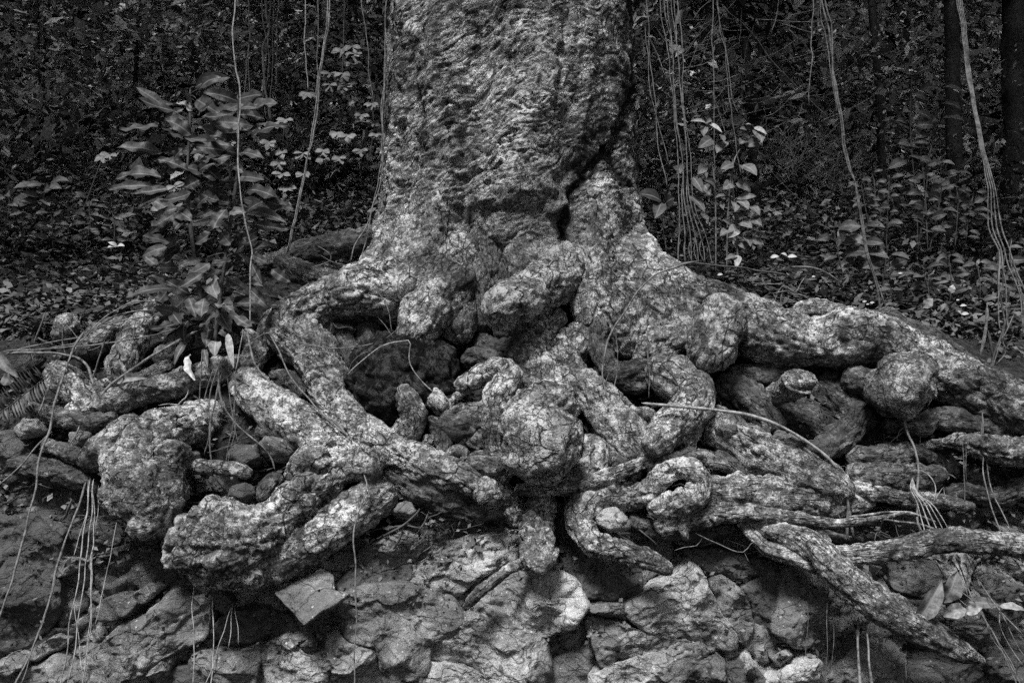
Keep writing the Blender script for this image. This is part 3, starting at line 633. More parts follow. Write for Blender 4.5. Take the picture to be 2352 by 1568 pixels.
def bedrock():
    vy = np.arange(1165, 1760, 6.0); vx = np.arange(-160, 2520, 6.0); X, Y = np.meshgrid(vx, vy); X, Y = X.ravel(), Y.ravel(); d = dt(Y) + .035
    V = np.stack([(X - 1176) / FV * d, d, (784 - Y) / FV * d], 1)
    f1, f2 = worley(V * np.array([4, 4, 6]) + .6 * np.stack([pn(V * 5), pn(V * 5 + 4), pn(V * 5 + 8)], 1))
    V[:, 1] -= .05 * fbm(V * 3.2 + 50, 3) + .02 * fbm(V * 9 + 3, 3) + .012 * fbm(V * 22, 3) - .05 * np.exp(-(f2 - f1) / .05) + .03 * (.5 - f1)
    mk("bedrock", V, sheet_faces(len(vy), len(vx))[:, ::-1], M['rock'], OUT, smooth=False)
bedrock()
def poly(k, *xy): return [(k, xy[i], xy[i + 1]) for i in range(0, len(xy), 2)]
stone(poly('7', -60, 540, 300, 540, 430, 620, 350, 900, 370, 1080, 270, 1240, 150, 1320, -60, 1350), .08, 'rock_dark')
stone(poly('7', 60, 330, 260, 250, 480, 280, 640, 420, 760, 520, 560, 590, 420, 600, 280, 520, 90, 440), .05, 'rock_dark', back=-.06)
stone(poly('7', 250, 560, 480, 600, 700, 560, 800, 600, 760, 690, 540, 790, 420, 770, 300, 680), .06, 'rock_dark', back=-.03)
stone(poly('7', 300, 800, 380, 770, 500, 800, 560, 800, 470, 880, 330, 920), .07, 'rock')
stone(poly('7', 560, 790, 760, 705, 960, 650, 1010, 690, 800, 720, 600, 810), .08, 'rock_dark')
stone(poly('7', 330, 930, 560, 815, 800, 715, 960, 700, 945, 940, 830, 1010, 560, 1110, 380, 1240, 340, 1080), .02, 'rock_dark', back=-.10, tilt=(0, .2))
stone(poly('7', 950, 700, 1060, 700, 1120, 800, 1100, 930, 950, 940), .06, 'rock_dark')
stone(poly('7', 575, 1120, 650, 1050, 790, 1020, 840, 1070, 795, 1155, 620, 1185), .09, 'rock')
stone(poly('7', 820, 1010, 960, 940, 1050, 960, 900, 1080, 830, 1100), .06, 'rock')
stone(poly('7', 160, 1390, 330, 1290, 415, 1305, 330, 1390, 180, 1440), .06, 'rock')
stone(poly('7', -40, 1450, 100, 1360, 165, 1390, 160, 1470, 70, 1510, -40, 1500), .07, 'rock')
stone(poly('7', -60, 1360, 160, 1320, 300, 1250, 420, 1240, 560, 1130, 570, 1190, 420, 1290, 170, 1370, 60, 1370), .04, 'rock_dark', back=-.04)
stone(poly('7', 430, 1480, 570, 1390, 770, 1190, 900, 1170, 1060, 990, 1300, 1070, 1290, 1270, 1080, 1380, 940, 1460, 960, 1640, 480, 1640), .10, 'rock')
stone(poly('7', 160, 1480, 330, 1410, 440, 1480, 480, 1640, 60, 1640), .05, 'rock')
stone(poly('7', 945, 1470, 1080, 1385, 1090, 1480, 1010, 1570, 940, 1540), .10, 'rock')
stone(poly('7', 1190, 1450, 1240, 1360, 1500, 1370, 1600, 1310, 1630, 1440, 1580, 1640, 1210, 1640), .10, 'rock')
stone(poly('7', 1010, 1560, 1090, 1490, 1190, 1460, 1210, 1640, 980, 1640), .05, 'rock_dark')
stone(poly('7', 1280, 1250, 1450, 1120, 1690, 1080, 1700, 1240, 1600, 1290, 1420, 1310), .06, 'rock_dark')
stone(poly('7', 1090, 940, 1290, 960, 1480, 1050, 1440, 1120, 1300, 1080, 1080, 1000), .04, 'rock_dark')
stone(poly('7', 1700, 1080, 1900, 1200, 1840, 1250, 1710, 1300), .04, 'rock_dark', back=-.04)
stone(poly('7', 1840, 1250, 1960, 1205, 1985, 1340, 1930, 1365), .10, 'rock')
stone(poly('7', 1700, 1310, 1840, 1260, 1930, 1370, 2060, 1340, 2110, 1380, 2330, 1440, 2400, 1640, 1690, 1640), .08, 'rock_pale')
stone(poly('8', -60, 1260, 40, 1230, 100, 1290, 240, 1340, 275, 1640, -40, 1640), .12, 'rock_pale')
stone(poly('8', -40, 1050, 150, 950, 440, 960, 720, 1060, 780, 1180, 720, 1290, 575, 1310, 540, 1640, 290, 1640, 255, 1330, 110, 1270, 50, 1180), .09, 'rock')
stone(poly('8', 110, 790, 170, 710, 420, 620, 570, 670, 450, 830, 200, 890), .07, 'rock')
stone(poly('8', 0, 930, 120, 820, 220, 900, 440, 840, 460, 930, 150, 950, 0, 1020), .04, 'rock_dark')
stone(poly('8', 470, 850, 620, 760, 830, 660, 1150, 610, 1190, 700, 1110, 800, 900, 920, 700, 1050, 460, 960), .10, 'rock_pale')
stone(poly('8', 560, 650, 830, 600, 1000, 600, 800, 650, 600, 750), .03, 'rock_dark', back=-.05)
stone(poly('8', 870, 1050, 960, 960, 1130, 870, 1400, 870, 1520, 960, 1565, 1080, 1500, 1200, 1320, 1285, 1180, 1220, 1050, 1150), .14, 'rock_pale')
stone(poly('8', 570, 1410, 620, 1300, 720, 1280, 790, 1190, 860, 1065, 1050, 1160, 1290, 1280, 1325, 1420, 1340, 1640, 1200, 1600, 830, 1480, 720, 1440), .13, 'rock_pale')
stone(poly('8', 560, 1430, 700, 1450, 830, 1490, 1190, 1600, 1180, 1660, 520, 1660), .10, 'rock_pale')
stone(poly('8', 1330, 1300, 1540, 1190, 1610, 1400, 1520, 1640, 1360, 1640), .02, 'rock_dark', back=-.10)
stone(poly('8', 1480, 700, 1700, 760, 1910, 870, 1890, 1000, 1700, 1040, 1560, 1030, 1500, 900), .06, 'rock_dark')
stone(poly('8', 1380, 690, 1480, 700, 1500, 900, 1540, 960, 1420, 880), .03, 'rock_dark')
stone(poly('8', 1890, 1010, 2060, 950, 2195, 830) + poly('9', 80, 810, 180, 880, 220, 1000, 380, 1250, 370, 1330, 200, 1330, 60, 1270) + poly('8', 1960, 1265, 1870, 1180, 1790, 1090), .11, 'rock_pale')
stone(poly('8', 1565, 1075, 1770, 1060, 1880, 1060, 1880, 1170, 1640, 1140, 1570, 1130), .08, 'rock')
stone(poly('8', 1560, 1150, 1780, 1185, 1960, 1275, 2190, 1290, 2000, 1380, 1650, 1475, 1610, 1350), .05, 'rock')
stone(poly('8', 1590, 1510, 2000, 1390, 2140, 1305) + poly('9', 40, 1300, 240, 1350, 110, 1460, 0, 1640) + poly('8', 1600, 1640), .11, 'rock_pale')
stone(poly('9', 300, 900, 400, 960, 480, 1080, 490, 1200, 420, 1310, 390, 1240, 300, 1100, 230, 960), .05, 'rock')
stone(poly('9', 610, 1240, 650, 1000, 700, 850, 850, 830, 950, 900, 955, 1150, 900, 1330, 770, 1345), .09, 'rock')
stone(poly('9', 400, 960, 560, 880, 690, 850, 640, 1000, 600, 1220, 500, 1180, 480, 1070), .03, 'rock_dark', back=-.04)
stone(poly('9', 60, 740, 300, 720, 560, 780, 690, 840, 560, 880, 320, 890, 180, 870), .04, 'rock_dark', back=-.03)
stone(poly('9', 110, 1475, 260, 1390, 320, 1430, 310, 1640, 10, 1640), .08, 'rock')
stone(poly('9', 330, 1470, 420, 1420, 560, 1520, 560, 1640, 320, 1640), .05, 'rock_dark')
stone(poly('9', 550, 1530, 700, 1450, 800, 1420, 930, 1440, 920, 1640, 570, 1640), .12, 'rock_white')
stone(poly('9', 950, 1580, 1030, 1430, 1110, 1360, 1210, 1310, 1350, 1300, 1430, 1420, 1490, 1640, 950, 1640), .11, 'rock')
stone(poly('9', 405, 1440, 450, 1375, 495, 1405, 485, 1500, 430, 1495), .10, 'rock_white')
stone(poly('9', 600, 1380, 720, 1340, 740, 1380, 640, 1455), .09, 'rock')
stone(poly('9', 1400, 1020, 1560, 1040, 1560, 1130, 1440, 1140), .05, 'rock_dark')
stone(poly('9', 1690, 1230, 1850, 1180, 1960, 1190, 1970, 1270, 1880, 1295), .09, 'rock')
stone(poly('9', 1500, 1480, 1700, 1440, 1900, 1450, 1980, 1640, 1490, 1640), .05, 'rock_dark')
stone(poly('9', 1960, 1450, 2100, 1380, 2260, 1420, 2260, 1640, 2010, 1640), .07, 'rock_dark')
stone(poly('9', 1950, 1000, 2200, 960, 2260, 1100, 2100, 1180, 1980, 1130), .05, 'rock_dark')
stone(poly('9', 1330, 820, 1600, 790, 1700, 900, 1560, 1010, 1380, 980), .05, 'rock_dark')
stone(poly('9', 1730, 480, 1900, 450, 1960, 560, 1850, 640, 1720, 600), .06, 'rock_dark')
stone(poly('9', 2010, 560, 2200, 600, 2260, 680, 2100, 680), .06, 'rock')
stone(poly('7', 20, 0, 180, 0, 210, 200, 150, 330, 0, 380, -60, 200), .05, 'rock_dark')
stone(poly('7', 270, 270, 420, 200, 540, 240, 420, 330, 300, 350), .05, 'rock_dark')
stone(poly('7', 1160, 270, 1400, 250, 1560, 320, 1430, 420, 1180, 380), .02, 'rock_dark', back=-.08)

# a broken slate tile leaning on the rocks
def slate():
    cs = [C('7', 1720, 1000), C('7', 2010, 850), C('7', 2085, 890), C('7', 2100, 985), C('7', 2190, 1005), C('7', 1905, 1195)]
    # plane leaning out at the foot
    rows = [pt(x, y, 2.78 + .16 * (1432 - y) / 130.0) for x, y in cs]; P = np.array(rows)
    n = np.cross(P[1] - P[0], P[5] - P[0]); n /= np.linalg.norm(n)
    if n[1] > 0: n = -n
    cen = P.mean(0); k = len(P); n_ = 14; V = []
    dense = []
    for i in range(k):
        a0, a1 = P[i], P[(i + 1) % k]
        for t in np.linspace(0, 1, 12, endpoint=False): dense.append(a0 + (a1 - a0) * t)
    D = np.array(dense); D += .006 * np.stack([pn(D * 20), 0 * D[:, 0], pn(D * 20 + 9)], 1); mm = len(D)
    for t in np.linspace(.05, 1, 12): V.append(cen + (D - cen) * t + n * .0)
    V.append(cen + (D - cen) * 1.004 - n * .008); V.append(cen + (D - cen) * 1.0 - n * .022); V.append(cen + (D - cen) * .1 - n * .022)
    V = np.vstack(V); V += n * (.003 * fbm(V * 12, 4))[:, None]
    o = mk("slate_tile", V, grid_faces(15, mm), M['rock'], None)
    tag(o, "flat broken slate tile with straight edges wedged under the big root burl", "slate")
slate()

def pebble(vx, vy, r, d, label, mat='rock', sq=(1, 1, .85), group=None, name="loose_stone", ang=.85):
    n, m = (26, 36) if r < 60 else (90, 130); th = np.linspace(0, 2 * math.pi, m, endpoint=False); ph = np.linspace(.02, math.pi - .02, n)
    D = np.stack([np.outer(np.sin(ph), np.cos(th)), np.outer(np.sin(ph), np.sin(th)), np.outer(np.cos(ph), np.ones(m))], -1).reshape(-1, 3)
    rr = np.full(len(D), 1.0)
    for k in range(15):
        a_ = np.random.default_rng(int(vx * 7 + k)).normal(size=3); a_ /= np.linalg.norm(a_)
        rr = np.minimum(rr, random.uniform(.56, .86) / np.maximum(.05, D @ a_))
    rm = r / FV * d; s = random.random() * 70
    V = D * ((1 - ang) + ang * rr)[:, None] * 1.1 * rm * np.array(sq)
    V = V * (1 + .10 * fbm(D * 2.2 + s, 3) + .05 * fbm(D * 7 + s, 2))[:, None] + pt(vx, vy, d)
    if r > 60: V = V + D * (.018 * fbm(V * 14, 4, .6) + .008 * ridged(V * 30, 2))[:, None]
    o = mk(name, V, grid_faces(n, m), M[mat], None); return tag(o, label, "stone", group)
ST = [(1794, 1001, 20, 3.06, "rounded grey stone sitting on the right root, left one of a touching pair", 'rock'),
      (1824, 1014, 21, 3.02, "rounded grey stone sitting on the right root, right one of a touching pair", 'rock'),
      (1888, 1028, 36, 3.05, "blocky mid grey stone lodged where the bent stick meets the right root", 'rock_dark'),
      (1733, 915, 20, 3.30, "small dark rounded stone in the hollow under the big right root", 'rock_dark'),
      (2046, 978, 26, 3.20, "angular dark stone below the round root knob on the right", 'rock_dark'),
      (1410, 1195, 36, 2.93, "bright white angular stone cradled in the S-shaped root", 'rock_white'),
      (568, 1048, 40, 3.12, "knobbly dark stone under the long diagonal root on the left", 'rock_dark'),
      (640, 1030, 44, 3.15, "smooth grey stone tucked behind the root elbow on the left", 'rock'),
      (556, 1132, 34, 3.00, "squat dark stone in the pocket above the big root burl", 'rock_dark'),
      (447, 1048, 17, 3.05, "small dark conical stone beside the left burl under the hanging rootlets", 'rock_dark'),
      (70, 985, 34, 3.16, "pale speckled round stone at the far left under the dead fern frond", 'rock_pale'),
      (185, 1015, 30, 3.12, "low mottled stone above the short dark root on the left", 'rock'),
      (930, 1170, 30, 3.05, "flat grey stone wedged under the sagging centre root", 'rock'),
      (1515, 1500, 0, 0, "", '')]
for s_ in ST:
    if s_[2]: pebble(s_[0], s_[1], s_[2], s_[3], s_[4], s_[5], (1, 1, random.uniform(.7, .95)))
o = pebble(925, 882, 120, 3.35, "large dark moss covered boulder in the hollow below the trunk", 'moss', (1, .8, .95), name="mossy_boulder", ang=.1)
o = pebble(1500, 880, 70, 3.55, "dark mossy boulder in the shade below the right of the trunk", 'moss', (1.1, .8, .6), name="mossy_boulder", ang=.2)
# ------------------------------------------------------------------ leaves and plants
def leaf_arrays(b, t, w, droop=.12, fold=.25, wave=.08, up=None, nl=9, nw=5, shape=1.0, twist=0.0):
    b = np.asarray(b, float); t = np.asarray(t, float); ax = t - b; L = np.linalg.norm(ax); ax = ax / (L + 1e-9)
    up = np.array([random.uniform(-.5, .5), -1.0 + random.uniform(-.4, .3), random.uniform(.2, .9)]) if up is None else np.asarray(up, float)
    sd_ = np.cross(ax, up); sd_ /= np.linalg.norm(sd_) + 1e-9; nn = np.cross(sd_, ax)
    if twist: sd_, nn = sd_ * math.cos(twist) + nn * math.sin(twist), nn * math.cos(twist) - sd_ * math.sin(twist)
    s = np.linspace(0, 1, nl); u = np.linspace(-1, 1, nw)
    prof = np.sin(np.pi * s ** (.8 * shape)) ** .8; prof[0] = .06; prof[-1] = .01
    ph = random.random() * 6
    V = np.zeros((nl, nw, 3)); ve = np.zeros((nl, nw))
    for i in range(nl):
        c = b + ax * L * s[i] + nn * L * droop * math.sin(math.pi * s[i])
        for j in range(nw):
            x = u[j] * w * .5 * prof[i]
            V[i, j] = c + sd_ * x + nn * (fold * abs(x) + wave * w * abs(u[j]) * math.sin(s[i] * 15 + ph + (2 if u[j] > 0 else 0)))
            ve[i, j] = 1.0 - abs(u[j])
    return V.reshape(-1, 3), sheet_faces(nl, nw), ve.ravel()
def leaf(parent, b, t, w, mat, tone=.5, **k):
    V, F, ve = leaf_arrays(b, t, w, **k)
    return mk("leaf", V, F, M[mat], parent, {"tone": np.full(len(V), tone), "vein": ve})
def strand(name, pts, mat, parent=None, m=7, step=.02, jit=.0, rs=.7):
    """pts: rows vx,vy,r,d"""
    if pts[0][1] < -15: pts = [(pts[0][0] + .3 * (pts[0][0] - pts[1][0]), pts[0][1] - 600, pts[0][2], pts[0][3])] + list(pts)
    rows = np.array([list(pt(p[0], p[1], p[3])) + [p[2] * rs / FV * p[3]] for p in pts]); S = spline(rows, step)
    if jit:
        zz = np.repeat(rows[:1, :3], len(S), 0) * 3; S[:, :3] += jit * np.stack([pn(S[:, :3] * 4 + zz + i * 13) + .5 * pn(S[:, :3] * 11 + zz + i * 7) for i in range(3)], 1)
    S[:, 3] *= 1 + .35 * pn(S[:, :3] * 9) + .25 * pn(S[:, :3] * 31)
    V, N, F, r = sweep(S, m); return mk(name, V, F, M[mat], parent)
def V4(k, r, d, *xy):
    """vine points: crop key, radius, depth (number or (d0,d1)), xy list"""
    n = len(xy) // 2; out = []
    for i in range(n):
        x, y = C(k, xy[2 * i], xy[2 * i + 1]); dd = d if not isinstance(d, tuple) else d[0] + (d[1] - d[0]) * i / max(1, n - 1); out.append((x, y, r, dd))
    return out

# the big broad-leaved plant left of the trunk
PL = thing("broad_leaved_plant", "tall dark broad-leaved plant with wavy leaves rooted on the roots left of trunk", "plant", tuple(pt(490, 800, 3.42)))
strand("stem", [(437, 200, 4, 3.5), (436, 300, 5, 3.48), (430, 420, 6, 3.47), (438, 520, 6, 3.46), (455, 650, 7, 3.45), (485, 800, 8, 3.43)], 'vine_dark', PL)
strand("stem", [(546, 215, 4, 3.55), (548, 350, 5, 3.52), (540, 440, 6, 3.5), (522, 560, 6, 3.48), (505, 690, 7, 3.45), (492, 800, 8, 3.43)], 'vine_dark', PL)
LV = """1 1200 650 1165 570 34 .9;1 1205 725 1110 640 95 1;1 1180 760 1030 740 60 .3;1 1200 850 1040 750 95 .5;1 990 790 740 815 75 .5;1 1150 870 1010 790 70 .2;1 1025 960 720 925 95 .6
1 1160 860 1300 880 65 .6;1 1240 720 1330 640 70 .1;1 1500 640 1270 580 75 .15;1 1500 620 1650 590 90 .15;1 1490 700 1240 735 60 .2;1 1500 720 1660 750 70 .25;1 1580 860 1810 790 85 .3
1 1480 960 1210 920 100 .2;1 1500 960 1660 1000 80 .5;1 1180 1070 980 1000 90 .3;1 1170 1060 1020 1090 65 .7;1 1010 1110 720 1130 110 .25;1 970 1170 670 1190 65 .5;1 1500 1110 1660 1130 80 .4
1 1480 1130 1310 1190 80 .15;1 1050 1180 830 1210 70 .3;1 1200 1210 1000 1260 80 .2;1 1310 1230 1230 1320 85 .5;1 1110 1330 940 1430 95 .5;1 1110 1330 1215 1390 90 .4;1 1420 1310 1330 1450 95 .3
1 1540 1330 1430 1350 65 .7;1 1550 1335 1800 1400 80 .6;1 1550 1320 1650 1260 60 .2;1 1560 1400 1820 1440 65 .2;1 1060 1520 890 1480 75 .5;1 1310 1470 1220 1530 75 .6;1 1390 1460 1450 1540 90 .7;1 1520 1490 1600 1560 70 .3
4 1050 60 890 120 70 .4;4 990 180 900 110 60 .4;4 1310 160 1200 220 80 .6;4 1330 160 1450 140 75 .5;4 1560 160 1510 110 55 .7;4 1580 170 1640 290 65 .4;4 1580 110 1680 160 55 .4;4 1120 190 980 190 65 .4
4 1100 320 790 375 85 .4;4 1050 330 970 420 85 .6;4 1170 370 1020 500 90 .7;4 1180 370 1230 500 70 .6;4 1330 260 1370 390 105 .7;4 1280 380 1260 500 95 .7;4 1370 400 1470 480 95 .7;4 1420 260 1540 320 70 .4
4 1570 330 1690 450 70 .6;4 1350 470 1250 560 75 .6;4 1380 470 1450 590 85 .6;4 1470 490 1580 560 70 .5;4 1080 470 1130 540 80 .3;4 1180 520 1160 660 75 .2;4 1310 570 1290 690 70 .3;4 1380 560 1390 680 70 .2
4 1700 420 1800 440 60 .3;4 1700 200 1820 280 65 .3;1 1350 1020 1240 1080 90 .15;1 1420 880 1310 860 80 .1;1 1250 1130 1150 1180 90 .15;1 1430 1060 1530 1080 90 .1;1 1180 1400 1090 1440 90 .1;1 1330 1240 1440 1270 90 .1;1 1290 1060 1380 1130 100 .12;1 1090 1000 1150 930 80 .2"""
for row in LV.replace("\n", ";").split(";"):
    q = row.split(); k = q[0]; x0, y0, x1, y1, w, tn = map(float, q[1:])
    d = 3.40 + random.uniform(-.12, .1)
    b0 = pt(*C(k, x0, y0), d); t0 = pt(*C(k, x1, y1), d - random.uniform(-.03, .12))
    leaf(PL, b0, t0, w * KC / FV * d * 1.0, 'leaf_pale' if tn >= .9 else ('leaf_mid' if tn >= .7 else 'leaf'), min(1, tn * .8 + random.uniform(-.1, .2)), wave=random.uniform(.05, .16), droop=random.uniform(-.08, .16), fold=random.uniform(.05, .4), nl=13)
def filler(parent, stems, n, dd, lw, mat, spread, tones, seedless=True):
    for i in range(n):
        s_ = random.choice(stems); k = random.randrange(len(s_) - 1); f_ = random.random(); vx = s_[k][0] + (s_[k + 1][0] - s_[k][0]) * f_; vy = s_[k][1] + (s_[k + 1][1] - s_[k][1]) * f_
        d_ = dd + random.uniform(-.02, .18); p0 = pt(vx, vy, d_); an = random.uniform(-.7, .9); sg = random.choice((-1, 1)); L = lw * random.uniform(.6, 1.3) / FV * d_
        dv = np.array([sg * math.cos(an), random.uniform(-.7, .3), math.sin(-an) * .8]); dv /= np.linalg.norm(dv)
        q0 = p0 + dv * random.uniform(.15, spread) / FV * d_ * 60
        rows = np.array([list(p0) + [.0022], list((p0 + q0) / 2 + np.array([0, 0, .006])) + [.002], list(q0) + [.0016]]); V, N, F, r = sweep(spline(rows, .02), 5)
        lf = leaf(parent, q0, q0 + dv * L, L * random.uniform(.3, .42), mat, random.uniform(*tones), wave=random.uniform(.05, .16), droop=random.uniform(-.1, .15), fold=random.uniform(.05, .4), nl=11); mk("leaf_stalk", V, F, M['vine_dark'], lf)
filler(PL, [[(437, 200), (436, 300), (430, 420), (438, 520), (455, 650), (480, 760)], [(546, 230), (548, 350), (540, 440), (522, 560), (505, 690), (492, 760)]], 95, 3.44, 78, 'leaf', 1.1, (0, .8))
# short stalks from each leaf back to the nearer stem are hidden by the leaves; dead basal leaves hang below
DRY = thing("withered_leaf", "bright white withered leaf hanging below the broad-leaved plant", "leaf", tuple(pt(*C('4', 1215, 890), 3.25)))
leaf(DRY, pt(*C('4', 1190, 730), 3.3), pt(*C('4', 1222, 895), 3.22), 62 * KC / FV * 3.25, 'leaf_dry', 1.0, wave=.15, fold=.5)
DRY2 = thing("withered_leaf", "narrow curled pale leaf with dark tip end above the diagonal root", "leaf", tuple(pt(*C('4', 1460, 820), 3.25)))
leaf(DRY2, pt(*C('4', 1430, 600), 3.32), pt(*C('4', 1465, 820), 3.24), 46 * KC / FV * 3.25, 'leaf_dry', .6, wave=.12, fold=.6)
DRY3 = thing("withered_leaf", "funnel shaped withered leaf in the middle of the hanging rootlets", "leaf", tuple(pt(*C('4', 1350, 740), 3.27)))
leaf(DRY3, pt(*C('4', 1355, 650), 3.3), pt(*C('4', 1345, 745), 3.25), 80 * KC / FV * 3.25, 'leaf_pale', .6, wave=.1, fold=.5)
for i, (x0, y0, x1, y1, w, lab) in enumerate(((1180, 640, 1090, 800, 50, "long grey dead leaf drooping left beneath the broad-leaved plant"), (1280, 700, 1300, 820, 40, "narrow dark dead leaf hanging straight down left of the funnel leaf"))):
    D_ = thing("withered_leaf", lab, "leaf", tuple(pt(*C('4', x1, y1), 3.27))); leaf(D_, pt(*C('4', x0, y0), 3.34), pt(*C('4', x1, y1), 3.25), w * KC / FV * 3.3, 'leaf_mid', .4, wave=.12, fold=.5)
# saplings to the right of the trunk
def sapling(label, stems, leaves, d, mat='leaf_mid', name="sapling", group=None):
    fx, fy = C(stems[0][0], stems[0][-2], stems[0][-1]); T_ = thing(name, label, "sapling", tuple(pt(fx, fy, d)), group)
    for s_ in stems: strand("stem", V4(s_[0], s_[1], d, *s_[2:]), 'vine', T_, step=.03)
    for k, x0, y0, x1, y1, w, tn in leaves:
        dd = d + random.uniform(-.05, .02); b0 = pt(*C(k, x0, y0), d); t0 = pt(*C(k, x1, y1), dd - .04)
        leaf(T_, b0, t0, w * 1.15 * KC / FV * d, 'leaf_pale' if tn > .85 else mat, tn + random.uniform(-.1, .1), wave=.03, droop=.10, nl=7)
    return T_
sapling("upright sapling with paired pale heart-shaped leaves standing close to right of trunk", [('3', 3.4, 368, 1000, 362, 1120, 380, 1300, 392, 1450, 398, 1580, 405, 1760)],
    [('3', 370, 1030, 290, 1060, 55, .5), ('3', 375, 1030, 430, 1065, 45, .7), ('3', 430, 1035, 520, 1100, 65, .6), ('3', 362, 1150, 303, 1190, 60, .8), ('3', 388, 1148, 482, 1200, 65, .7),
     ('3', 352, 1245, 258, 1240, 45, .6), ('3', 395, 1245, 518, 1230, 45, .7), ('3', 372, 1262, 382, 1330, 55, .8), ('3', 398, 1260, 468, 1315, 60, .8), ('3', 380, 1330, 415, 1380, 60, .4),
     ('3', 470, 1290, 538, 1350, 55, .6), ('3', 400, 1385, 492, 1430, 62, .8), ('3', 488, 1370, 552, 1415, 50, .5), ('3', 395, 1415, 340, 1492, 68, .9), ('3', 370, 1440, 288, 1480, 60, .6),
     ('3', 428, 1480, 480, 1545, 58, .7), ('3', 480, 1510, 565, 1535, 55, .6), ('3', 360, 1420, 300, 1378, 45, .4), ('6', 402, 112, 388, 195, 40, .95), ('6', 396, 120, 318, 140, 38, .7), ('6', 410, 30, 455, 75, 50, .6), ('6', 470, 30, 500, 80, 40, .6)], 3.9)
sapling("slender sapling with narrow bright top leaves beside the bundle of hanging vines", [('3', 2.4, 200, 775, 208, 900, 250, 1100, 262, 1400, 262, 1700)],
    [('3', 200, 770, 103, 760, 24, 1), ('3', 210, 775, 302, 832, 28, 1), ('3', 190, 790, 185, 855, 45, .6), ('3', 200, 770, 240, 760, 40, .6), ('3', 268, 840, 312, 890, 55, .6), ('3', 240, 870, 148, 930, 68, .5),
     ('3', 330, 890, 268, 962, 68, .7), ('3', 195, 1035, 147, 1095, 55, .6), ('3', 120, 1110, 185, 1210, 55, .4), ('3', 185, 1150, 230, 1230, 45, .4), ('3', 100, 1230, 192, 1330, 60, .4), ('3', 260, 1160, 190, 1130, 45, .3)], 4.0)
sapling("small sapling with two bright folded leaves leaning right behind the upright sapling", [('3', 2.4, 510, 800, 470, 870, 420, 930, 372, 1030, 340, 1300, 330, 1700)],
    [('3', 500, 800, 450, 780, 22, .9), ('3', 500, 800, 583, 842, 28, 1), ('3', 512, 812, 552, 895, 70, .7), ('3', 460, 822, 412, 808, 40, .5), ('3', 450, 885, 410, 905, 55, .4), ('3', 530, 890, 450, 920, 60, .4)], 4.1)
sapling("dark spade leaved seedling at the foot of trunk on the right", [('2', 2.2, 2030, 1290, 2040, 1420, 2060, 1568)],
    [('2', 2030, 1260, 1880, 1215, 95, .3), ('2', 2030, 1270, 1990, 1370, 75, .6), ('2', 2130, 1040, 2150, 1090, 60, .6), ('2', 2060, 1270, 2110, 1240, 80, .2)], 4.05, 'leaf')
def shrub(label, stems, d, lw=60, mat='leaf', name="shrub", pairs=9, tone=(.3, .9), start=.1):
    fx, fy = C(stems[0][0], stems[0][-2], stems[0][-1]); T_ = thing(name, label, "shrub", tuple(pt(fx, fy, d)))
    for s_ in stems:
        row = V4(s_[0], s_[1], d, *s_[2:]); strand("stem", row, 'vine_dark', T_, step=.04)
        S = spline(np.array([list(pt(p[0], p[1], p[3])) for p in row]), .01)
        for i in range(pairs):
            q = S[int(len(S) * (start * 0 + i / pairs * .85))]
            for sgn in (-1, 1):
                if random.random() < .12: continue
                Lf = lw * random.uniform(.8, 1.4) * KC / FV * d
                dv = np.array([sgn * random.uniform(.5, 1), random.uniform(-.9, .2), random.uniform(-.45, .35)]); dv /= np.linalg.norm(dv)
                p0 = q + dv * Lf * .25
                leaf(T_, p0, p0 + dv * Lf, Lf * random.uniform(.42, .6), mat, random.uniform(*tone), wave=.03, droop=.12, nl=7)
    return T_
shrub("leafy shrub with tall stems in front of the dark slim tree on the right", [('3', 2.4, 1490, 480, 1480, 700, 1490, 950, 1520, 1250, 1530, 1568), ('3', 2.2, 1650, 540, 1640, 760, 1600, 1000, 1570, 1300, 1530, 1568)], 4.6, 95, 'leaf', pairs=9, tone=(.1, .9))
shrub("dense low shrub of pointed leaves spreading below the slim dark tree", [('3', 2, 1660, 1010, 1680, 1150, 1640, 1400, 1600, 1568), ('3', 2, 1740, 1080, 1780, 1250, 1760, 1568), ('3', 2, 1560, 1040, 1580, 1300, 1590, 1568), ('3', 2, 1880, 1200, 1850, 1350, 1820, 1568)], 4.4, 75, 'leaf', pairs=8, tone=(.2, 1))
shrub("short shrub with rounded leaves between two hanging vines on the right", [('3', 2, 1240, 1080, 1260, 1200, 1250, 1568), ('3', 2, 1350, 1120, 1340, 1300, 1330, 1568), ('3', 2, 1170, 1130, 1200, 1300, 1240, 1500)], 4.3, 62, 'leaf', pairs=7, tone=(.2, 1))
shrub("broad dark leaves of a low plant above the right root in the litter", [('6', 2, 1000, -60, 1030, 100, 1060, 250), ('6', 2, 1180, -80, 1170, 100, 1160, 240), ('6', 2, 1340, 60, 1320, 200, 1300, 330)], 4.0, 110, 'leaf', pairs=5, tone=(.3, .8))
shrub("low leafy plant at right edge above the litter slope", [('6', 2, 1720, 100, 1740, 300, 1720, 450), ('6', 2, 1900, 150, 1920, 330, 1890, 480), ('6', 2, 1560, 200, 1600, 350, 1580, 480), ('6', 2, 2080, 60, 2060, 220, 2070, 400)], 3.95, 75, 'leaf', pairs=6, tone=(.2, 1))
shrub("strappy seedling with lance leaves at the left edge", [('1', 2, 50, 1210, 60, 1290, 40, 1400), ('1', 2, 290, 1150, 270, 1250, 260, 1330)], 4.4, 110, 'leaf', pairs=5, tone=(.2, 1))
shrub("low shrub of small leaves behind the broad-leaved plant on the left", [('1', 2, 560, 1250, 560, 1400, 540, 1568), ('1', 2, 320, 1330, 330, 1450, 330, 1568), ('1', 2, 700, 1310, 720, 1450, 700, 1568)], 4.5, 65, 'leaf', pairs=6, tone=(.2, 1))
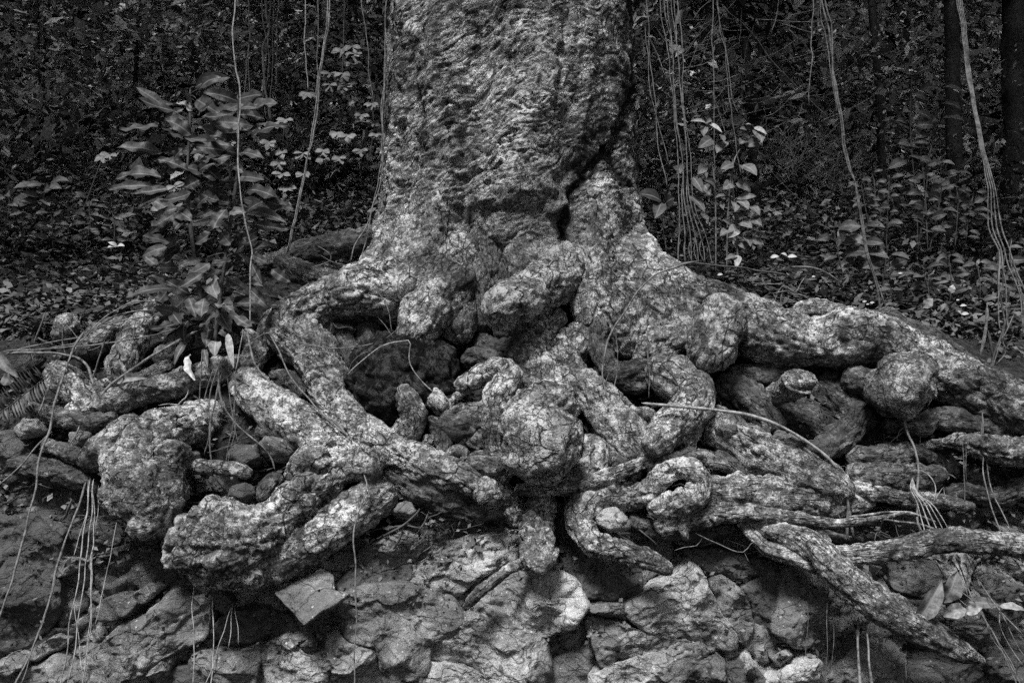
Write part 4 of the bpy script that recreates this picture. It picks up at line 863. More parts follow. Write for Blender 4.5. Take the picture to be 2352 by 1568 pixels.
# climbers with fans of pale leaflets
def fan(parent, k, x, y, d, size=46, tone=.8):
    c = pt(*C(k, x, y), d); n = random.choice((4, 5, 5)); L = size * KC / FV * d
    for i in range(n):
        a_ = math.radians(-90 + (i - (n - 1) / 2) * 34 + random.uniform(-9, 9)); dv = np.array([math.cos(a_), random.uniform(-.7, -.1), math.sin(a_) * .55]); dv /= np.linalg.norm(dv)
        leaf(parent, c, c + dv * L * random.uniform(.9, 1.25), L * .6, 'leaf_mid', min(1, tone * random.uniform(.7, 1.2)), wave=.0, droop=.1, nl=6, nw=3, shape=1.5, fold=.1)
CL = [("climbing vine with fans of pale oval leaflets hanging left of trunk near the top", [('1', 1.6, 2160, -20, 2155, 200, 2150, 400, 2140, 560)],
       [('1', 2140, 310), ('1', 2150, 460), ('1', 2070, 460), ('1', 2070, 530), ('1', 2165, 540), ('2', 90, 290), ('2', 110, 340), ('2', 100, 400), ('2', 30, 470), ('2', 70, 510), ('2', 20, 320), ('1', 1930, 580)]),
      ("climbing vine with bright drooping leaflet fans between hanging vines left of trunk", [('1', 1.6, 2000, 700, 1950, 900, 1900, 1100, 1850, 1400), ('1', 1.4, 1790, 720, 1770, 950, 1780, 1180)],
       [('1', 1790, 750), ('1', 1720, 770), ('1', 1690, 890), ('1', 1770, 950), ('1', 1900, 960), ('1', 2030, 940), ('1', 2030, 1000), ('1', 2130, 985), ('1', 1750, 1020), ('1', 1770, 1090), ('1', 1800, 1175), ('1', 1900, 1090), ('1', 2110, 830), ('1', 2180, 850)]),
      ("climbing vine with dim leaflet fans close to left edge of trunk", [('2', 1.4, 215, 600, 225, 800, 200, 1000)], [('2', 215, 650), ('2', 225, 765), ('2', 150, 720), ('2', 240, 840), ('2', 80, 850), ('2', 25, 985), ('2', 150, 940)]),
      ("climber with bright leaflets showing between stems of the broad-leaved plant", [('1', 1.4, 1460, 700, 1450, 900, 1440, 1150)], [('1', 1460, 800), ('1', 1590, 800), ('1', 1440, 890), ('1', 1310, 870), ('1', 1090, 1165), ('1', 1010, 1300), ('1', 1160, 1150), ('1', 1270, 975)]),
      ("single leaflet fan on a leaning stalk left of the broad-leaved plant", [('1', 1.8, 640, 1000, 590, 1130, 540, 1270, 520, 1310)], [('1', 655, 985), ('1', 690, 970)])]
for i, (lab, stems, fans) in enumerate(CL):
    d = (4.5, 4.3, 4.4, 3.75, 4.2)[i]; fx, fy = C(stems[0][0], stems[0][-2], stems[0][-1]); T_ = thing("climbing_vine", lab, "vine", tuple(pt(fx, fy, d)))
    for s_ in stems: strand("stem", V4(s_[0], s_[1], d + .03, *s_[2:]), 'vine_dark', T_, step=.04)
    for f_ in fans: fan(T_, *f_, d + random.uniform(-.05, .05), 58 if i != 2 else 48, 1.5 if i in (1, 3, 4) else .7)
# ------------------------------------------------------------------ hanging vines, rootlets, sticks
def vine(label, strands, mat='vine', name="hanging_vine", cat="vine", group=None, jit=.011):
    """strands: rows of V4 arguments"""
    first = V4(*strands[0])
    if len(strands) == 1:
        o = strand(name, first, mat, None, jit=jit); return tag(o, label, cat, group)
    T_ = thing(name, label, cat, tuple(pt(*first[-1][:2], first[-1][3])), group)
    for s_ in strands: strand("strand", V4(*s_), mat, T_, jit=jit)
    return T_
vine("single pale vine dropping straight through the broad-leaved plant", [('v', 2.6, 3.25, 538, -40, 540, 90, 542, 165, 549, 234, 548, 352, 553, 440, 566, 520, 579, 574, 577, 600, 571, 674, 570, 740)], 'vine_pale')
vine("double twisted vine slanting left from the top to the mossy root left of trunk", [('v', 2.6, (3.7, 4.0), 759, -40, 747, 92, 733, 202, 718, 311, 696, 396, 678, 495, 661, 568, 652, 600), ('v', 2.2, (3.7, 4.0), 754, -40, 744, 92, 729, 205, 714, 311, 698, 396, 681, 495, 664, 568, 657, 600)], 'vine_pale')
vine("bundle of wavy lianas hanging in the dark left of the double vine", [('v', 4, 5.0, 610, -30, 620, 66, 603, 110, 606, 183, 618, 256, 622, 285), ('v', 1.8, 5.0, 622, -30, 617, 80, 612, 180, 600, 245), ('v', 1.6, 5.0, 630, -30, 626, 100, 620, 200, 622, 280), ('v', 1.6, 5.0, 640, -30, 634, 120, 630, 200), ('v', 1.6, 5.0, 600, -30, 612, 90, 604, 200, 612, 270)], 'vine')
vine("thin straight vine left of the wavy liana bundle", [('v', 1.8, 4.8, 572, -30, 570, 100, 564, 180, 558, 230), ('v', 1.4, 4.8, 572, 90, 572, 180, 574, 250)], 'vine')
vine("fine thread-like vine hanging just left of the double vine", [('v', 1.8, 4.4, 700, -30, 703, 100, 707, 210)], 'vine_pale')
vine("fine thread-like vine hanging just right of the double vine", [('v', 1.8, 4.4, 731, -30, 729, 120, 722, 220)], 'vine')
vine("thin vine clinging along the left edge of the trunk", [('v', 2.2, (3.85, 3.75), 889, -40, 884, 120, 881, 256, 876, 403, 860, 470, 841, 524, 815, 560, 803, 600), ('v', 1.6, (3.85, 3.75), 884, 150, 878, 300, 872, 420, 850, 500, 838, 560, 822, 600)], 'vine')
vine("fine vine slanting between leaflet climber and trunk", [('v', 1.5, 4.2, 830, -30, 838, 70, 845, 147, 856, 238)], 'vine')
vine("thick bundle of long thin vines hanging just right of trunk", [('v', 1.7, 3.75, 1516 + i * 8, -40, 1536 + i * 6 + (i % 2) * 6, 110, 1546 + i * 7 - (i % 3) * 5, 256, 1556 + i * 5 + (i % 2) * 5, 380, 1562 + i * 7, 476, 1560 + i * 13, 545, 1555 + i * 16, 600) for i in range(6)], 'vine')
vine("fine vine against the right edge of the trunk", [('v', 1.6, 3.9, 1487, -30, 1492, 100, 1499, 200, 1510, 320, 1530, 430), ('v', 1.4, 3.9, 1480, 60, 1500, 240, 1535, 380)], 'vine')
vine("rooted vine tendrils at the foot of the vine bundle right of trunk", [('6', 1.6, 3.8, 40 + 30 * i, 0, 20 + 34 * i, 70, 30 + 40 * i, 150) for i in range(5)], 'vine')
vine("dotted slim vine right of the vine bundle", [('v', 1.5, 4.1, 1640, -30, 1638, 100, 1641, 240, 1642, 400, 1643, 520), ('v', 1.3, 4.1, 1650, -30, 1665, 110, 1680, 220, 1695, 260)], 'vine')
vine("slim vine slanting right above the pale leaved sapling", [('v', 1.5, 4.2, 1648, -30, 1664, 110, 1678, 230, 1688, 330, 1702, 400)], 'vine')
vine("diagonal creeper running down right across the dark forest", [('v', 1.6, 4.6, 1660, 10, 1720, 70, 1780, 150, 1840, 210, 1900, 270)], 'vine_dark')
vine("thick double vine sweeping down to the big right root", [('v', 3.0, (3.4, 3.5), 1889, -40, 1903, 73, 1918, 176, 1936, 293, 1955, 385, 1969, 458, 1991, 574, 1999, 608, 2013, 666, 2021, 728), ('v', 2.4, (3.4, 3.5), 1897, -40, 1909, 60, 1916, 180, 1932, 293, 1951, 385, 1972, 458, 1994, 574, 2003, 612, 2022, 680, 2044, 742)], 'vine')
vine("thin vine hanging left of the thick double vine on the right", [('v', 1.7, 3.6, 1882, -30, 1895, 80, 1908, 170, 1922, 260), ('v', 1.5, 3.6, 1866, -30, 1864, 100, 1868, 130, 1857, 200, 1860, 238)], 'vine')
vine("four stranded vine hanging at right in front of the dark slim tree", [('v', 2.2, (3.5, 3.35), 2199 + i * 4, -40, 2223 + i * 3, 158, 2242 + i * 3, 293, 2260 + i * 4, 385, 2272 + i * 9, 513, (2293, 2298, 2306, 2318)[i], 590, (2292, 2305, 2330, 2345)[i], 660, (2300, 2318, 2352, 2370)[i], 750) for i in range(4)], 'vine')
vine("wavy rootlets trailing into the litter at the right edge", [('6', 2.2, 3.45, 2040, 60, 2030, 250, 2060, 430, 2080, 560, 2040, 680, 1990, 830), ('6', 2, 3.45, 2120, 0, 2110, 120, 2150, 260, 2180, 400, 2190, 600), ('6', 2, 3.45, 2140, 480, 2060, 640, 2080, 720, 2020, 800)], 'vine')
vine("long taut aerial root slanting down to the left edge", [('v', 3.6, (3.2, 2.6), 198, 762, 161, 817, 136, 897, 114, 985, 88, 1090, 62, 1185, 33, 1305, -10, 1470)], 'vine')
vine("second aerial root crossing low at the left edge", [('4', 3, (3.1, 2.9), 320, 1215, 200, 1330, 100, 1450, -40, 1580)], 'vine')
vine("thick aerial root slanting from the left root lobe to the lower left corner", [('7', 3.8, (2.95, 2.6), 550, 310, 480, 500, 390, 720, 310, 1050, 200, 1350, 80, 1600), ('7', 2.4, (2.75, 2.6), 345, 900, 300, 1090, 220, 1330, 120, 1600)], 'vine')
vine("curtain of fine rootlets hanging straight down from the left root lobe", [('7', 2.0, (2.93, 2.65), 570, 290, 545, 560, 500, 830, 450, 1150, 380, 1620), ('7', 2.0, (2.93, 2.65), 595, 290, 575, 600, 530, 900, 480, 1250, 425, 1620), ('7', 1.8, (2.93, 2.65), 590, 300, 600, 620, 580, 900, 560, 1250, 520, 1620),
      ('7', 1.5, (2.93, 2.65), 632, 330, 605, 650, 580, 820, 565, 1150, 545, 1350), ('7', 1.5, (2.85, 2.75), 740, 520, 690, 760, 630, 1030, 590, 1200), ('7', 1.5, (2.8, 2.65), 470, 1050, 490, 1300, 520, 1600), ('7', 1.4, (2.93, 2.8), 560, 300, 550, 500, 500, 660, 465, 750)], 'vine_pale')
vine("rootlets hanging from underside of the big burl", [('7', 1.6, (2.85, 2.7), 1213, 940, 1220, 1200, 1226, 1620), ('7', 1.8, (2.85, 2.7), 1337, 1030, 1335, 1300, 1330, 1620), ('7', 1.4, (2.85, 2.7), 1470, 1060, 1390, 1280, 1290, 1600), ('7', 1.4, (2.85, 2.75), 1472, 1060, 1450, 1240, 1435, 1360), ('7', 1.2, (2.85, 2.75), 1485, 1080, 1495, 1200, 1493, 1330)], 'vine_pale')
vine("single rootlet dropping in front of the rock face left of centre", [('8', 2.8, (2.92, 2.66), 165, 250, 188, 340, 130, 520, 108, 640, 125, 900, 120, 1200, 103, 1620)], 'vine')
vine("bunch of rootlets hanging below the broad-leaved plant", [('4', 3.0, 3.1, 1385, 760, 1390, 1000, 1480, 1160, 1640, 1300, 1690, 1370, 1712, 1450), ('4', 2.8, 3.1, 1400, 850, 1340, 1050, 1320, 1200, 1330, 1400, 1360, 1520, 1430, 1610), ('4', 2.0, 3.2, 1260, 700, 1255, 1000, 1256, 1270), ('4', 1.8, 3.15, 1380, 800, 1310, 1000, 1315, 1250, 1280, 1370),
      ('4', 1.6, 3.05, 1490, 840, 1470, 1060, 1440, 1250, 1410, 1440), ('4', 1.6, 3.05, 1480, 840, 1470, 1100, 1460, 1250, 1425, 1420), ('4', 1.6, 3.1, 1430, 860, 1450, 1050, 1490, 1290), ('4', 1.8, 3.2, 1350, 800, 1300, 950, 1280, 1020)], 'vine')
vine("taut pale string-like root from the plant down to the diagonal root", [('4', 1.9, 3.15, 1530, 570, 1510, 700, 1490, 840)], 'vine_pale')
vine("creeping rootlet crossing the diagonal root on the left", [('4', 3.2, (3.3, 3.05), 1570, 570, 1580, 700, 1620, 820, 1780, 980, 1860, 1060, 2010, 1110, 2140, 1190, 2190, 1260)], 'vine')
vine("thin rootlet slanting right over the bent left root", [('4', 2.4, (3.28, 3.05), 1685, 600, 1730, 700, 1830, 880, 1930, 1010, 2010, 1100, 2195, 1250)], 'vine')
vine("loose tendril arching over the bent left root to the boulder", [('4', 1.8, 3.25, 1590, 640, 1700, 595, 1850, 660, 2050, 700, 2195, 690, 2330, 650, 2420, 620, 2520, 545)], 'vine')
vine("bright thin rootlet looping over the dark mossy boulder", [('5', 2.0, 3.15, 60, 860, 180, 750, 300, 670, 400, 650, 455, 660, 450, 790, 520, 890, 605, 965)], 'vine_pale')
vine("fine tendril curving down left of the mossy boulder loop", [('5', 1.6, 3.2, 230, 300, 300, 380, 340, 480, 360, 590), ('5', 1.6, 3.2, 270, 500, 320, 560, 370, 640), ('5', 1.4, 3.18, 60, 850, 90, 780, 150, 730, 215, 715)], 'vine')
vine("leaning twig arching down in front of the right roots", [('5', 3.0, (3.3, 3.1), 2260, 140, 2150, 165, 2000, 240, 1880, 350, 1800, 460, 1740, 560, 1690, 680, 1662, 850, 1690, 1000, 1750, 1110)], 'vine', "twig", "twig")
vine("fine hanging twigs behind the leaning twig on the right", [('5', 1.8, 3.2, 1755, 590, 1762, 750, 1735, 930, 1712, 1080), ('5', 1.4, 3.2, 1920, 300, 1885, 450, 1910, 600, 1945, 650, 1952, 900, 1948, 1020), ('5', 1.2, 3.2, 1755, 280, 1775, 380, 1790, 450), ('5', 1.3, 3.2, 1720, 780, 1690, 880, 1670, 960)], 'vine')
vine("dark curved twig lying across the litter right of trunk", [('6', 3, (3.5, 3.6), -120, 240, 0, 185, 100, 155, 300, 178, 500, 200, 640, 215, 720, 235)], 'vine_dark', "twig", "twig")
vine("pale curved twig arching over the litter on the right", [('6', 3, 3.65, 730, 190, 850, 188, 960, 218, 1040, 275)], 'vine', "twig", "twig")
vine("forked pale rootlets spread over the litter above the right root", [('6', 2.0, 3.6, 830, 235, 790, 290, 760, 345, 690, 310, 650, 370, 625, 440), ('6', 1.8, 3.6, 470, 285, 580, 290, 690, 290), ('6', 1.6, 3.6, 690, 320, 670, 400, 680, 450), ('6', 1.6, 3.6, 600, 350, 720, 345, 850, 370, 930, 395), ('6', 1.5, 3.6, 700, 380, 800, 400, 960, 440)], 'vine')
o = vine("bent pale-banded stick slanting across the lower right roots", [('v', 5.0, (3.02, 2.96), 1472, 925, 1500, 928, 1570, 934, 1650, 942, 1720, 953, 1790, 977, 1850, 1012, 1895, 1045, 1925, 1078)], 'stick', "stick", "stick", jit=0)
vine("dark rootlet hanging from the round knob on the right", [('6', 3.6, (3.05, 2.85), 1440, 1090, 1455, 1200, 1500, 1310, 1525, 1430, 1520, 1560, 1525, 1700, 1540, 1800, 1575, 1860)], 'vine')
vine("cluster of bristly rootlets below the round knob on the right", [('6', 1.6, 3.1, 1440, 1220, 1370, 1280, 1300, 1360), ('6', 1.5, 3.1, 1470, 1160, 1410, 1220, 1400, 1290), ('6', 1.5, 3.1, 1440, 1290, 1420, 1350, 1370, 1390), ('6', 1.5, 3.1, 1550, 1200, 1540, 1330, 1555, 1440)], 'vine')
vine("fan of thin pale rootlets falling onto the lower right branch", [('9', 1.7, (2.95, 2.82), 1500, 280, 1490 + 10 * i, 350 + 10 * i, 1530 + 24 * i, 470, 1570 + 38 * i, 640) for i in range(5)] + [('9', 1.5, (2.95, 2.85), 1480, 235, 1580, 240, 1640, 320, 1620, 420), ('9', 1.4, 2.9, 1700, 340, 1650, 400, 1610, 440), ('9', 1.4, 2.9, 1700, 340, 1708, 450)], 'vine_pale')
vine("pair of wavy rootlets hanging at the far right under the big root", [('9', 2.4, (3.05, 2.9), 1940, -140, 1945, 100, 1940, 250, 1965, 380, 2020, 540, 2080, 670), ('9', 2.0, (3.05, 2.9), 1950, -100, 1960, 200, 1990, 360, 2050, 480, 2112, 595)], 'vine')
vine("two fine straight rootlets left of the wavy pair at the far right", [('9', 1.6, 3.0, 1808, 10, 1815, 200, 1835, 460), ('9', 1.4, 3.0, 1830, 60, 1830, 200, 1838, 310)], 'vine')
vine("tangle of long thin stems falling to the lower right corner", [('9', 1.8, (2.85, 2.65), 1640, 790, 1720, 930, 1850, 1050, 1930, 1150, 1990, 1290, 2090, 1420, 2200, 1620), ('9', 2.0, (2.85, 2.65), 1760, 770, 1820, 930, 1880, 1080, 1950, 1190, 2030, 1310, 2160, 1600), ('9', 1.8, (2.85, 2.65), 1830, 760, 1900, 900, 1980, 1040, 2060, 1140, 2195, 1270),
      ('9', 1.6, (2.85, 2.7), 1790, 850, 1770, 1000, 1800, 1080, 1880, 1130), ('9', 1.6, (2.85, 2.7), 1720, 770, 1790, 900, 1830, 1040), ('9', 1.6, (2.8, 2.65), 2030, 1100, 2030, 1200, 2100, 1330, 2200, 1460), ('9', 1.6, (2.8, 2.65), 1990, 1050, 2060, 1170, 2140, 1320, 2220, 1420), ('9', 1.5, (2.8, 2.65), 1960, 1200, 2060, 1360, 2130, 1480, 2140, 1600), ('9', 1.5, 2.85, 1910, 750, 1890, 820, 1940, 860)], 'vine')
vine("pale stems crossing behind the forked branch at lower right", [('9', 4.0, 2.95, 1062, 350, 1090, 460, 1083, 560, 1085, 700), ('9', 3.6, 2.95, 1090, 470, 1105, 580, 1130, 700)], 'vine')
vine("pair of pale stems running down to the bottom edge at lower right", [('9', 4.4, (2.84, 2.66), 1150, 1140, 1155, 1300, 1160, 1420, 1165, 1620), ('9', 4.0, (2.84, 2.66), 1165, 1150, 1205, 1230, 1220, 1330, 1228, 1430, 1245, 1620)], 'vine')
vine("hair-fine rootlets on the rock face below the forked branch", [('9', 1.2, 2.78, 965, 1060, 960, 1300, 955, 1480), ('9', 1.1, 2.78, 1010, 1180, 1000, 1300, 990, 1450), ('9', 1.1, 2.78, 830, 1050, 845, 1250, 835, 1400), ('9', 1.1, 2.76, 1455, 1330, 1455, 1560)], 'vine')
vine("sinuous thin twig hanging under the hooked root at lower right", [('9', 1.8, 2.9, 140, 620, 240, 680, 350, 730, 430, 740, 480, 690, 540, 670), ('9', 1.3, 2.9, 180, 650, 140, 710, 80, 720, 0, 740), ('9', 1.4, 2.9, 530, 640, 600, 610, 660, 575), ('9', 1.4, 2.9, 430, 740, 460, 800)], 'vine', "twig", "twig")
vine("small forked twig standing above the lower right branch", [('9', 2.2, 2.92, 1305, 520, 1290, 580, 1255, 640, 1265, 690, 1310, 710), ('9', 1.8, 2.92, 1260, 680, 1240, 715), ('9', 1.6, 2.92, 1340, 470, 1380, 560, 1400, 640, 1440, 655), ('9', 1.5, 2.92, 1010, 490, 1060, 560), ('9', 1.5, 2.92, 950, 600, 1020, 575, 1050, 570)], 'vine', "twig", "twig")
vine("thin pale branch arching across the lower right above the forked branch", [('9', 3.4, 2.9, 1100, 530, 1250, 520, 1350, 500, 1450, 490, 1530, 510, 1640, 545), ('9', 4.4, 2.94, 1100, 545, 1250, 540, 1400, 550, 1530, 570, 1640, 605, 1820, 640)], 'wood', "branch", "branch")
vine("upright pale broken stem standing at the far right", [('6', 5.5, (3.3, 3.35), 1963, 420, 1960, 520, 1945, 630, 1920, 740)], 'vine_pale', "broken_stem", "stem", jit=0)
vine("short dark stem leaning beside the upright pale broken stem", [('6', 4.2, 3.33, 1970, 580, 1985, 660, 2002, 760)], 'vine_dark', "broken_stem", "stem", jit=0)
vine("thin dark twig leaning left at far right litter", [('6', 3, 3.3, 2110, 450, 2060, 600, 2010, 740, 1985, 830)], 'vine_dark', "twig", "twig")
# sticks draped over the roots at the left
vine("bundle of rootlets draped from the plant to the left edge", [('4', 2.8, (3.35, 3.2), 1200, 540, 900, 610, 700, 660, 450, 690, 200, 705, 20, 720), ('4', 2.4, (3.4, 3.25), 980, 455, 760, 470, 600, 550, 500, 620, 250, 665, 30, 720), ('4', 2.2, (3.4, 3.25), 960, 400, 800, 410, 650, 500, 560, 570, 480, 650, 300, 690), ('4', 2.0, (3.38, 3.3), 940, 480, 720, 520, 560, 590, 520, 640)], 'vine', "rootlet_bundle", "rootlets")
vine("pale crooked stick bowed down at the left over the mottled roots", [('4', 4.2, (3.22, 3.12), 40, 725, 250, 720, 440, 735, 530, 790, 570, 870, 580, 920)], 'vine', "stick", "stick")
vine("long pale stick leaning from lower left up to the plant foot", [('4', 4.6, (3.12, 3.35), 645, 985, 720, 910, 830, 820, 980, 730, 1110, 655, 1240, 590)], 'vine', "stick", "stick")
vine("thin stick standing beside the long pale leaning stick", [('4', 2.6, 3.25, 660, 640, 620, 750, 585, 860, 520, 985)], 'vine', "stick", "stick")
vine("short straight stick poking up in the left litter", [('4', 2.6, 3.5, 285, 460, 260, 540, 215, 670)], 'vine', "stick", "stick")
vine("slim bare stick rising from the round stones at left", [('4', 2.4, (3.02, 3.1), 430, 1300, 480, 1220, 510, 1160)], 'vine', "stick", "stick")
vine("thin stick leaning on stones at the far left", [('4', 2.6, (3.05, 3.15), 235, 1105, 280, 1000, 325, 910)], 'vine', "stick", "stick")
vine("pale twig curved in the dark gap left of the plant rootlets", [('4', 2, 3.12, 990, 1060, 1070, 1048, 1110, 1060, 1140, 1030, 1180, 1000, 1190, 950)], 'vine_pale', "twig", "twig")
vine("fallen straight twigs criss-crossed among the left roots", [('4', 1.8, 3.3, 400, 540, 470, 620, 560, 700), ('4', 1.6, 3.3, 840, 470, 835, 640, 830, 660), ('4', 2.0, 3.28, 370, 560, 380, 650, 420, 740), ('4', 1.6, 3.25, 620, 820, 690, 820, 760, 810), ('4', 1.6, 3.25, 870, 910, 840, 1000, 815, 1060), ('4', 1.5, 3.3, 700, 640, 610, 690, 550, 700), ('4', 1.5, 3.25, 190, 640, 210, 760, 215, 820)], 'vine', "twig", "twig")
vine("looping vine curling over the mossy root left of trunk", [('4', 2, 3.85, 1990, 40, 2060, 90, 2070, 140, 1990, 185, 1870, 195, 1810, 190, 1830, 240, 1900, 290), ('4', 1.5, 3.85, 1740, 260, 1700, 330, 1690, 360), ('4', 1.5, 3.85, 2000, 110, 2090, 160, 2190, 190)], 'vine')
# fallen branches at the lower right: one forked piece
BR = thing("fallen_branch", "thick forked mottled branch lying across the lower right rocks", "branch", tuple(pt(1890, 1275, 2.8)))
rootmesh("limb", [(1700, 1195, 15, 2.98), (1740, 1210, 16, 2.95), (1800, 1225, 24, 2.9), (1850, 1245, 32, 2.86), (1895, 1285, 38, 2.82), (1951, 1335, 38, 2.8), (2005, 1378, 40, 2.78), (2061, 1412, 38, 2.77), (2130, 1452, 34, 2.76), (2195, 1490, 26, 2.76), (2262, 1520, 10, 2.77)], mat='wood', parent=BR, lump=.6)
rootmesh("limb", [(1895, 1285, 22, 2.86), (1944, 1275, 23, 2.84), (2000, 1270, 24, 2.82), (2061, 1264, 24, 2.8), (2125, 1250, 27, 2.79), (2180, 1238, 28, 2.78), (2250, 1243, 26, 2.77), (2400, 1260, 24, 2.76)], mat='wood', parent=BR, lump=.6)
rootmesh("limb", [(1697, 1195, 10, 2.97), (1728, 1228, 14, 2.93), (1760, 1256, 16, 2.9), (1830, 1280, 20, 2.86), (1900, 1300, 24, 2.83)], mat='wood', parent=BR, lump=.5)
rootmesh("limb", [(1850, 1190, 10, 2.95), (1880, 1220, 14, 2.92), (1900, 1255, 16, 2.88)], mat='wood', parent=BR, lump=.5)
rootmesh("limb", [(1885, 1225, 12, 2.98), (1930, 1240, 14, 2.96), (1980, 1245, 10, 2.96)], mat='root_dark', parent=BR, lump=.5)
# dry leaves, petals
def dry(label, k, x0, y0, x1, y1, w, d, tone=.8, mat='leaf_dry', cat="leaf", name="dry_leaf", d2=None, **kw):
    V, F, ve = leaf_arrays(pt(*C(k, x0, y0), d), pt(*C(k, x1, y1), d if d2 is None else d2), w * KC / FV * d, nl=12, nw=7, **kw)
    o = mk(name, V, F, M[mat], None, {"tone": np.full(len(V), tone), "vein": ve}); return tag(o, label, cat)
dry("large curled dry leaf standing on end at the lower right", '9', 1520, 1180, 1680, 920, 110, 2.74, .15, fold=.8, wave=.1, droop=.1)
dry("crumpled dry leaf tip behind the large curled leaf at lower right", '9', 1690, 1060, 1775, 860, 110, 2.78, .12, fold=.7, wave=.15, droop=.15)
dry("rolled pale dry leaf on litter at lower right", '9', 1690, 1150, 1830, 1100, 90, 2.72, .4, fold=.9, wave=.2, droop=.3)
dry("small pale crumpled leaf right of the rolled leaf", '9', 1810, 1130, 1930, 1090, 60, 2.72, .45, fold=.6, wave=.25)
dry("long pale dry leaf lying at the right edge", '9', 2040, 1085, 2200, 1110, 50, 2.7, .5, fold=.3, wave=.1)
dry("long dark dry leaf behind the pale litter at lower right", '9', 1850, 1060, 2040, 1080, 70, 2.78, .05, fold=.4, wave=.1)
dry("curled brown dry leaf resting on the left root", '4', 735, 910, 940, 880, 60, 3.22, .25, fold=.7, wave=.1, droop=.25)
dry("round pale dead leaf at the left edge", '4', 10, 880, 90, 900, 80, 3.2, .1, fold=.2, wave=.1)
dry("mottled upright dead leaf under the frond at left", '4', 160, 1060, 190, 960, 80, 3.16, .1, fold=.2)
dry("broad dead bark strip leaning at the left edge", '4', -60, 690, 120, 880, 70, 3.25, .25, fold=.4, wave=.05, droop=.05)
dry("small pale leaf standing on the right slope", '6', 1735, 350, 1750, 295, 40, 3.7, .6)
dry("flat bright leaf lying on the right slope", '6', 1560, 440, 1620, 380, 60, 3.75, .35)
dry("bright leaf at the foot of the right climber", '6', 1050, -60, 1020, 60, 60, 4.0, .6, fold=.4)  # drawn in a pale tone of the dry leaf
dry("mottled grey leaf left of the bright climber leaf", '6', 1100, 0, 1200, 40, 70, 4.0, .2, fold=.3)
FERN = thing("dead_fern_frond", "dead pinnate fern frond lying at the left edge", "frond", tuple(pt(*C('4', 100, 1000), 3.15)))
strand("midrib", V4('4', 2.2, 3.12, -20, 1110, 80, 1040, 180, 960, 310, 860), 'vine', FERN)
fp = spline(np.array([list(pt(*C('4', x, y), 3.12)) for x, y in ((-20, 1110), (80, 1040), (180, 960), (310, 860))]), .012)
for i, q in enumerate(fp[2:-2]):
    for sg in (1, -1):
        L = .075 * math.sin(math.pi * (.15 + .8 * i / len(fp))) + .01
        dv = np.array([-.45 * sg, -.35, .75 * sg + .1]); dv /= np.linalg.norm(dv)
        leaf(FERN, q, q + dv * L, .008, 'leaf', random.uniform(.3, 1), nl=4, nw=3, wave=0, fold=.1)
PET = [('4', 735, 55, 30, 4.1, "white star-shaped blossom among leaves left of the broad-leaved plant", 3), ('6', 632, 122, 28, 3.75, "white oval petal lying right of trunk, left one of two", 1), ('6', 712, 122, 30, 3.75, "white two-lobed petal lying right of trunk, right one of two", 2), ('6', 290, 232, 18, 3.7, "tiny white petal on the twig litter near right of trunk", 1),
       ('6', 1195, 400, 14, 3.72, "small white petal above the right root, leftmost of three", 1), ('6', 1215, 418, 10, 3.72, "tiny white petal above the right root, middle of three", 1), ('6', 1242, 408, 15, 3.72, "small white petal above the right root, rightmost of three", 1), ('6', 1815, 428, 20, 3.65, "white petal on the right litter slope beside the dark leaves", 1), ('6', 1780, 392, 11, 3.65, "small white petal uphill of the larger one at far right", 1), ('6', 1800, 480, 24, 3.62, "pale folded petal lower on the far right slope", 2),
       ('6', 1420, 225, 14, 3.95, "thin upright white petal among dark leaves on right", 1), ('6', 875, 245, 12, 3.7, "pale small petal under the arched twig on the right", 1)]
for k, x, y, r, d, lab, n in PET:
    c = pt(*C(k, x, y), d); L = r * 1.9 * KC / FV * d; Vs, Fs, off = [], [], 0
    for i in range(n):
        an = 2.0 * i + random.uniform(-.3, .3); dv = np.array([math.cos(an), -.3, .25 * math.sin(an) + .05]); dv /= np.linalg.norm(dv)
        p0 = c - dv * L * .5 if n == 1 else c
        V, F, ve = leaf_arrays(p0, p0 + dv * L, L * .5, nl=7, nw=5, wave=.02, droop=.15, fold=.2); Vs.append(V); Fs.append(F + off); off += len(V)
    o = mk("petal" if n < 3 else "blossom", np.vstack(Vs), np.vstack(Fs), M['white'], None); tag(o, lab, "petal" if n < 3 else "blossom")
# ------------------------------------------------------------------ forest behind: dark trunks, foliage masses, ground cover, litter
def far_tree(label, vx0, vy0, vx1, vy1, w, d, name="slim_tree"):
    T_ = thing(name, label, "tree", tuple(pt(vx1, vy1, d)))
    rows = np.array([list(pt(vx0, -500, d)) + [w * .8 / FV * d], list(pt(vx0, vy0, d)) + [w / FV * d], list(pt((vx0 + vx1) / 2 + random.uniform(-4, 4), (vy0 + vy1) / 2, d)) + [w / FV * d], list(pt(vx1, vy1, d)) + [w * 1.15 / FV * d]])
    S = spline(rows, .03); V, N, F, r = sweep(S, 26); V = V + N * (.22 * r * fbm(V * np.array([9, 9, 3]), 4))[:, None]; mk("trunk", V, F, M['far_bark'], T_)
    cs = pt(vx0, -420, d); Vs, Fs = leafcloud(cs + rng.normal(size=(700, 3)) * np.array([.8, .8, .5]), .09)
    mk("crown", Vs, Fs, M['forest'], T_, {"tone": np.repeat(rng.random(700) * .6, 4)}, smooth=False)
    return T_
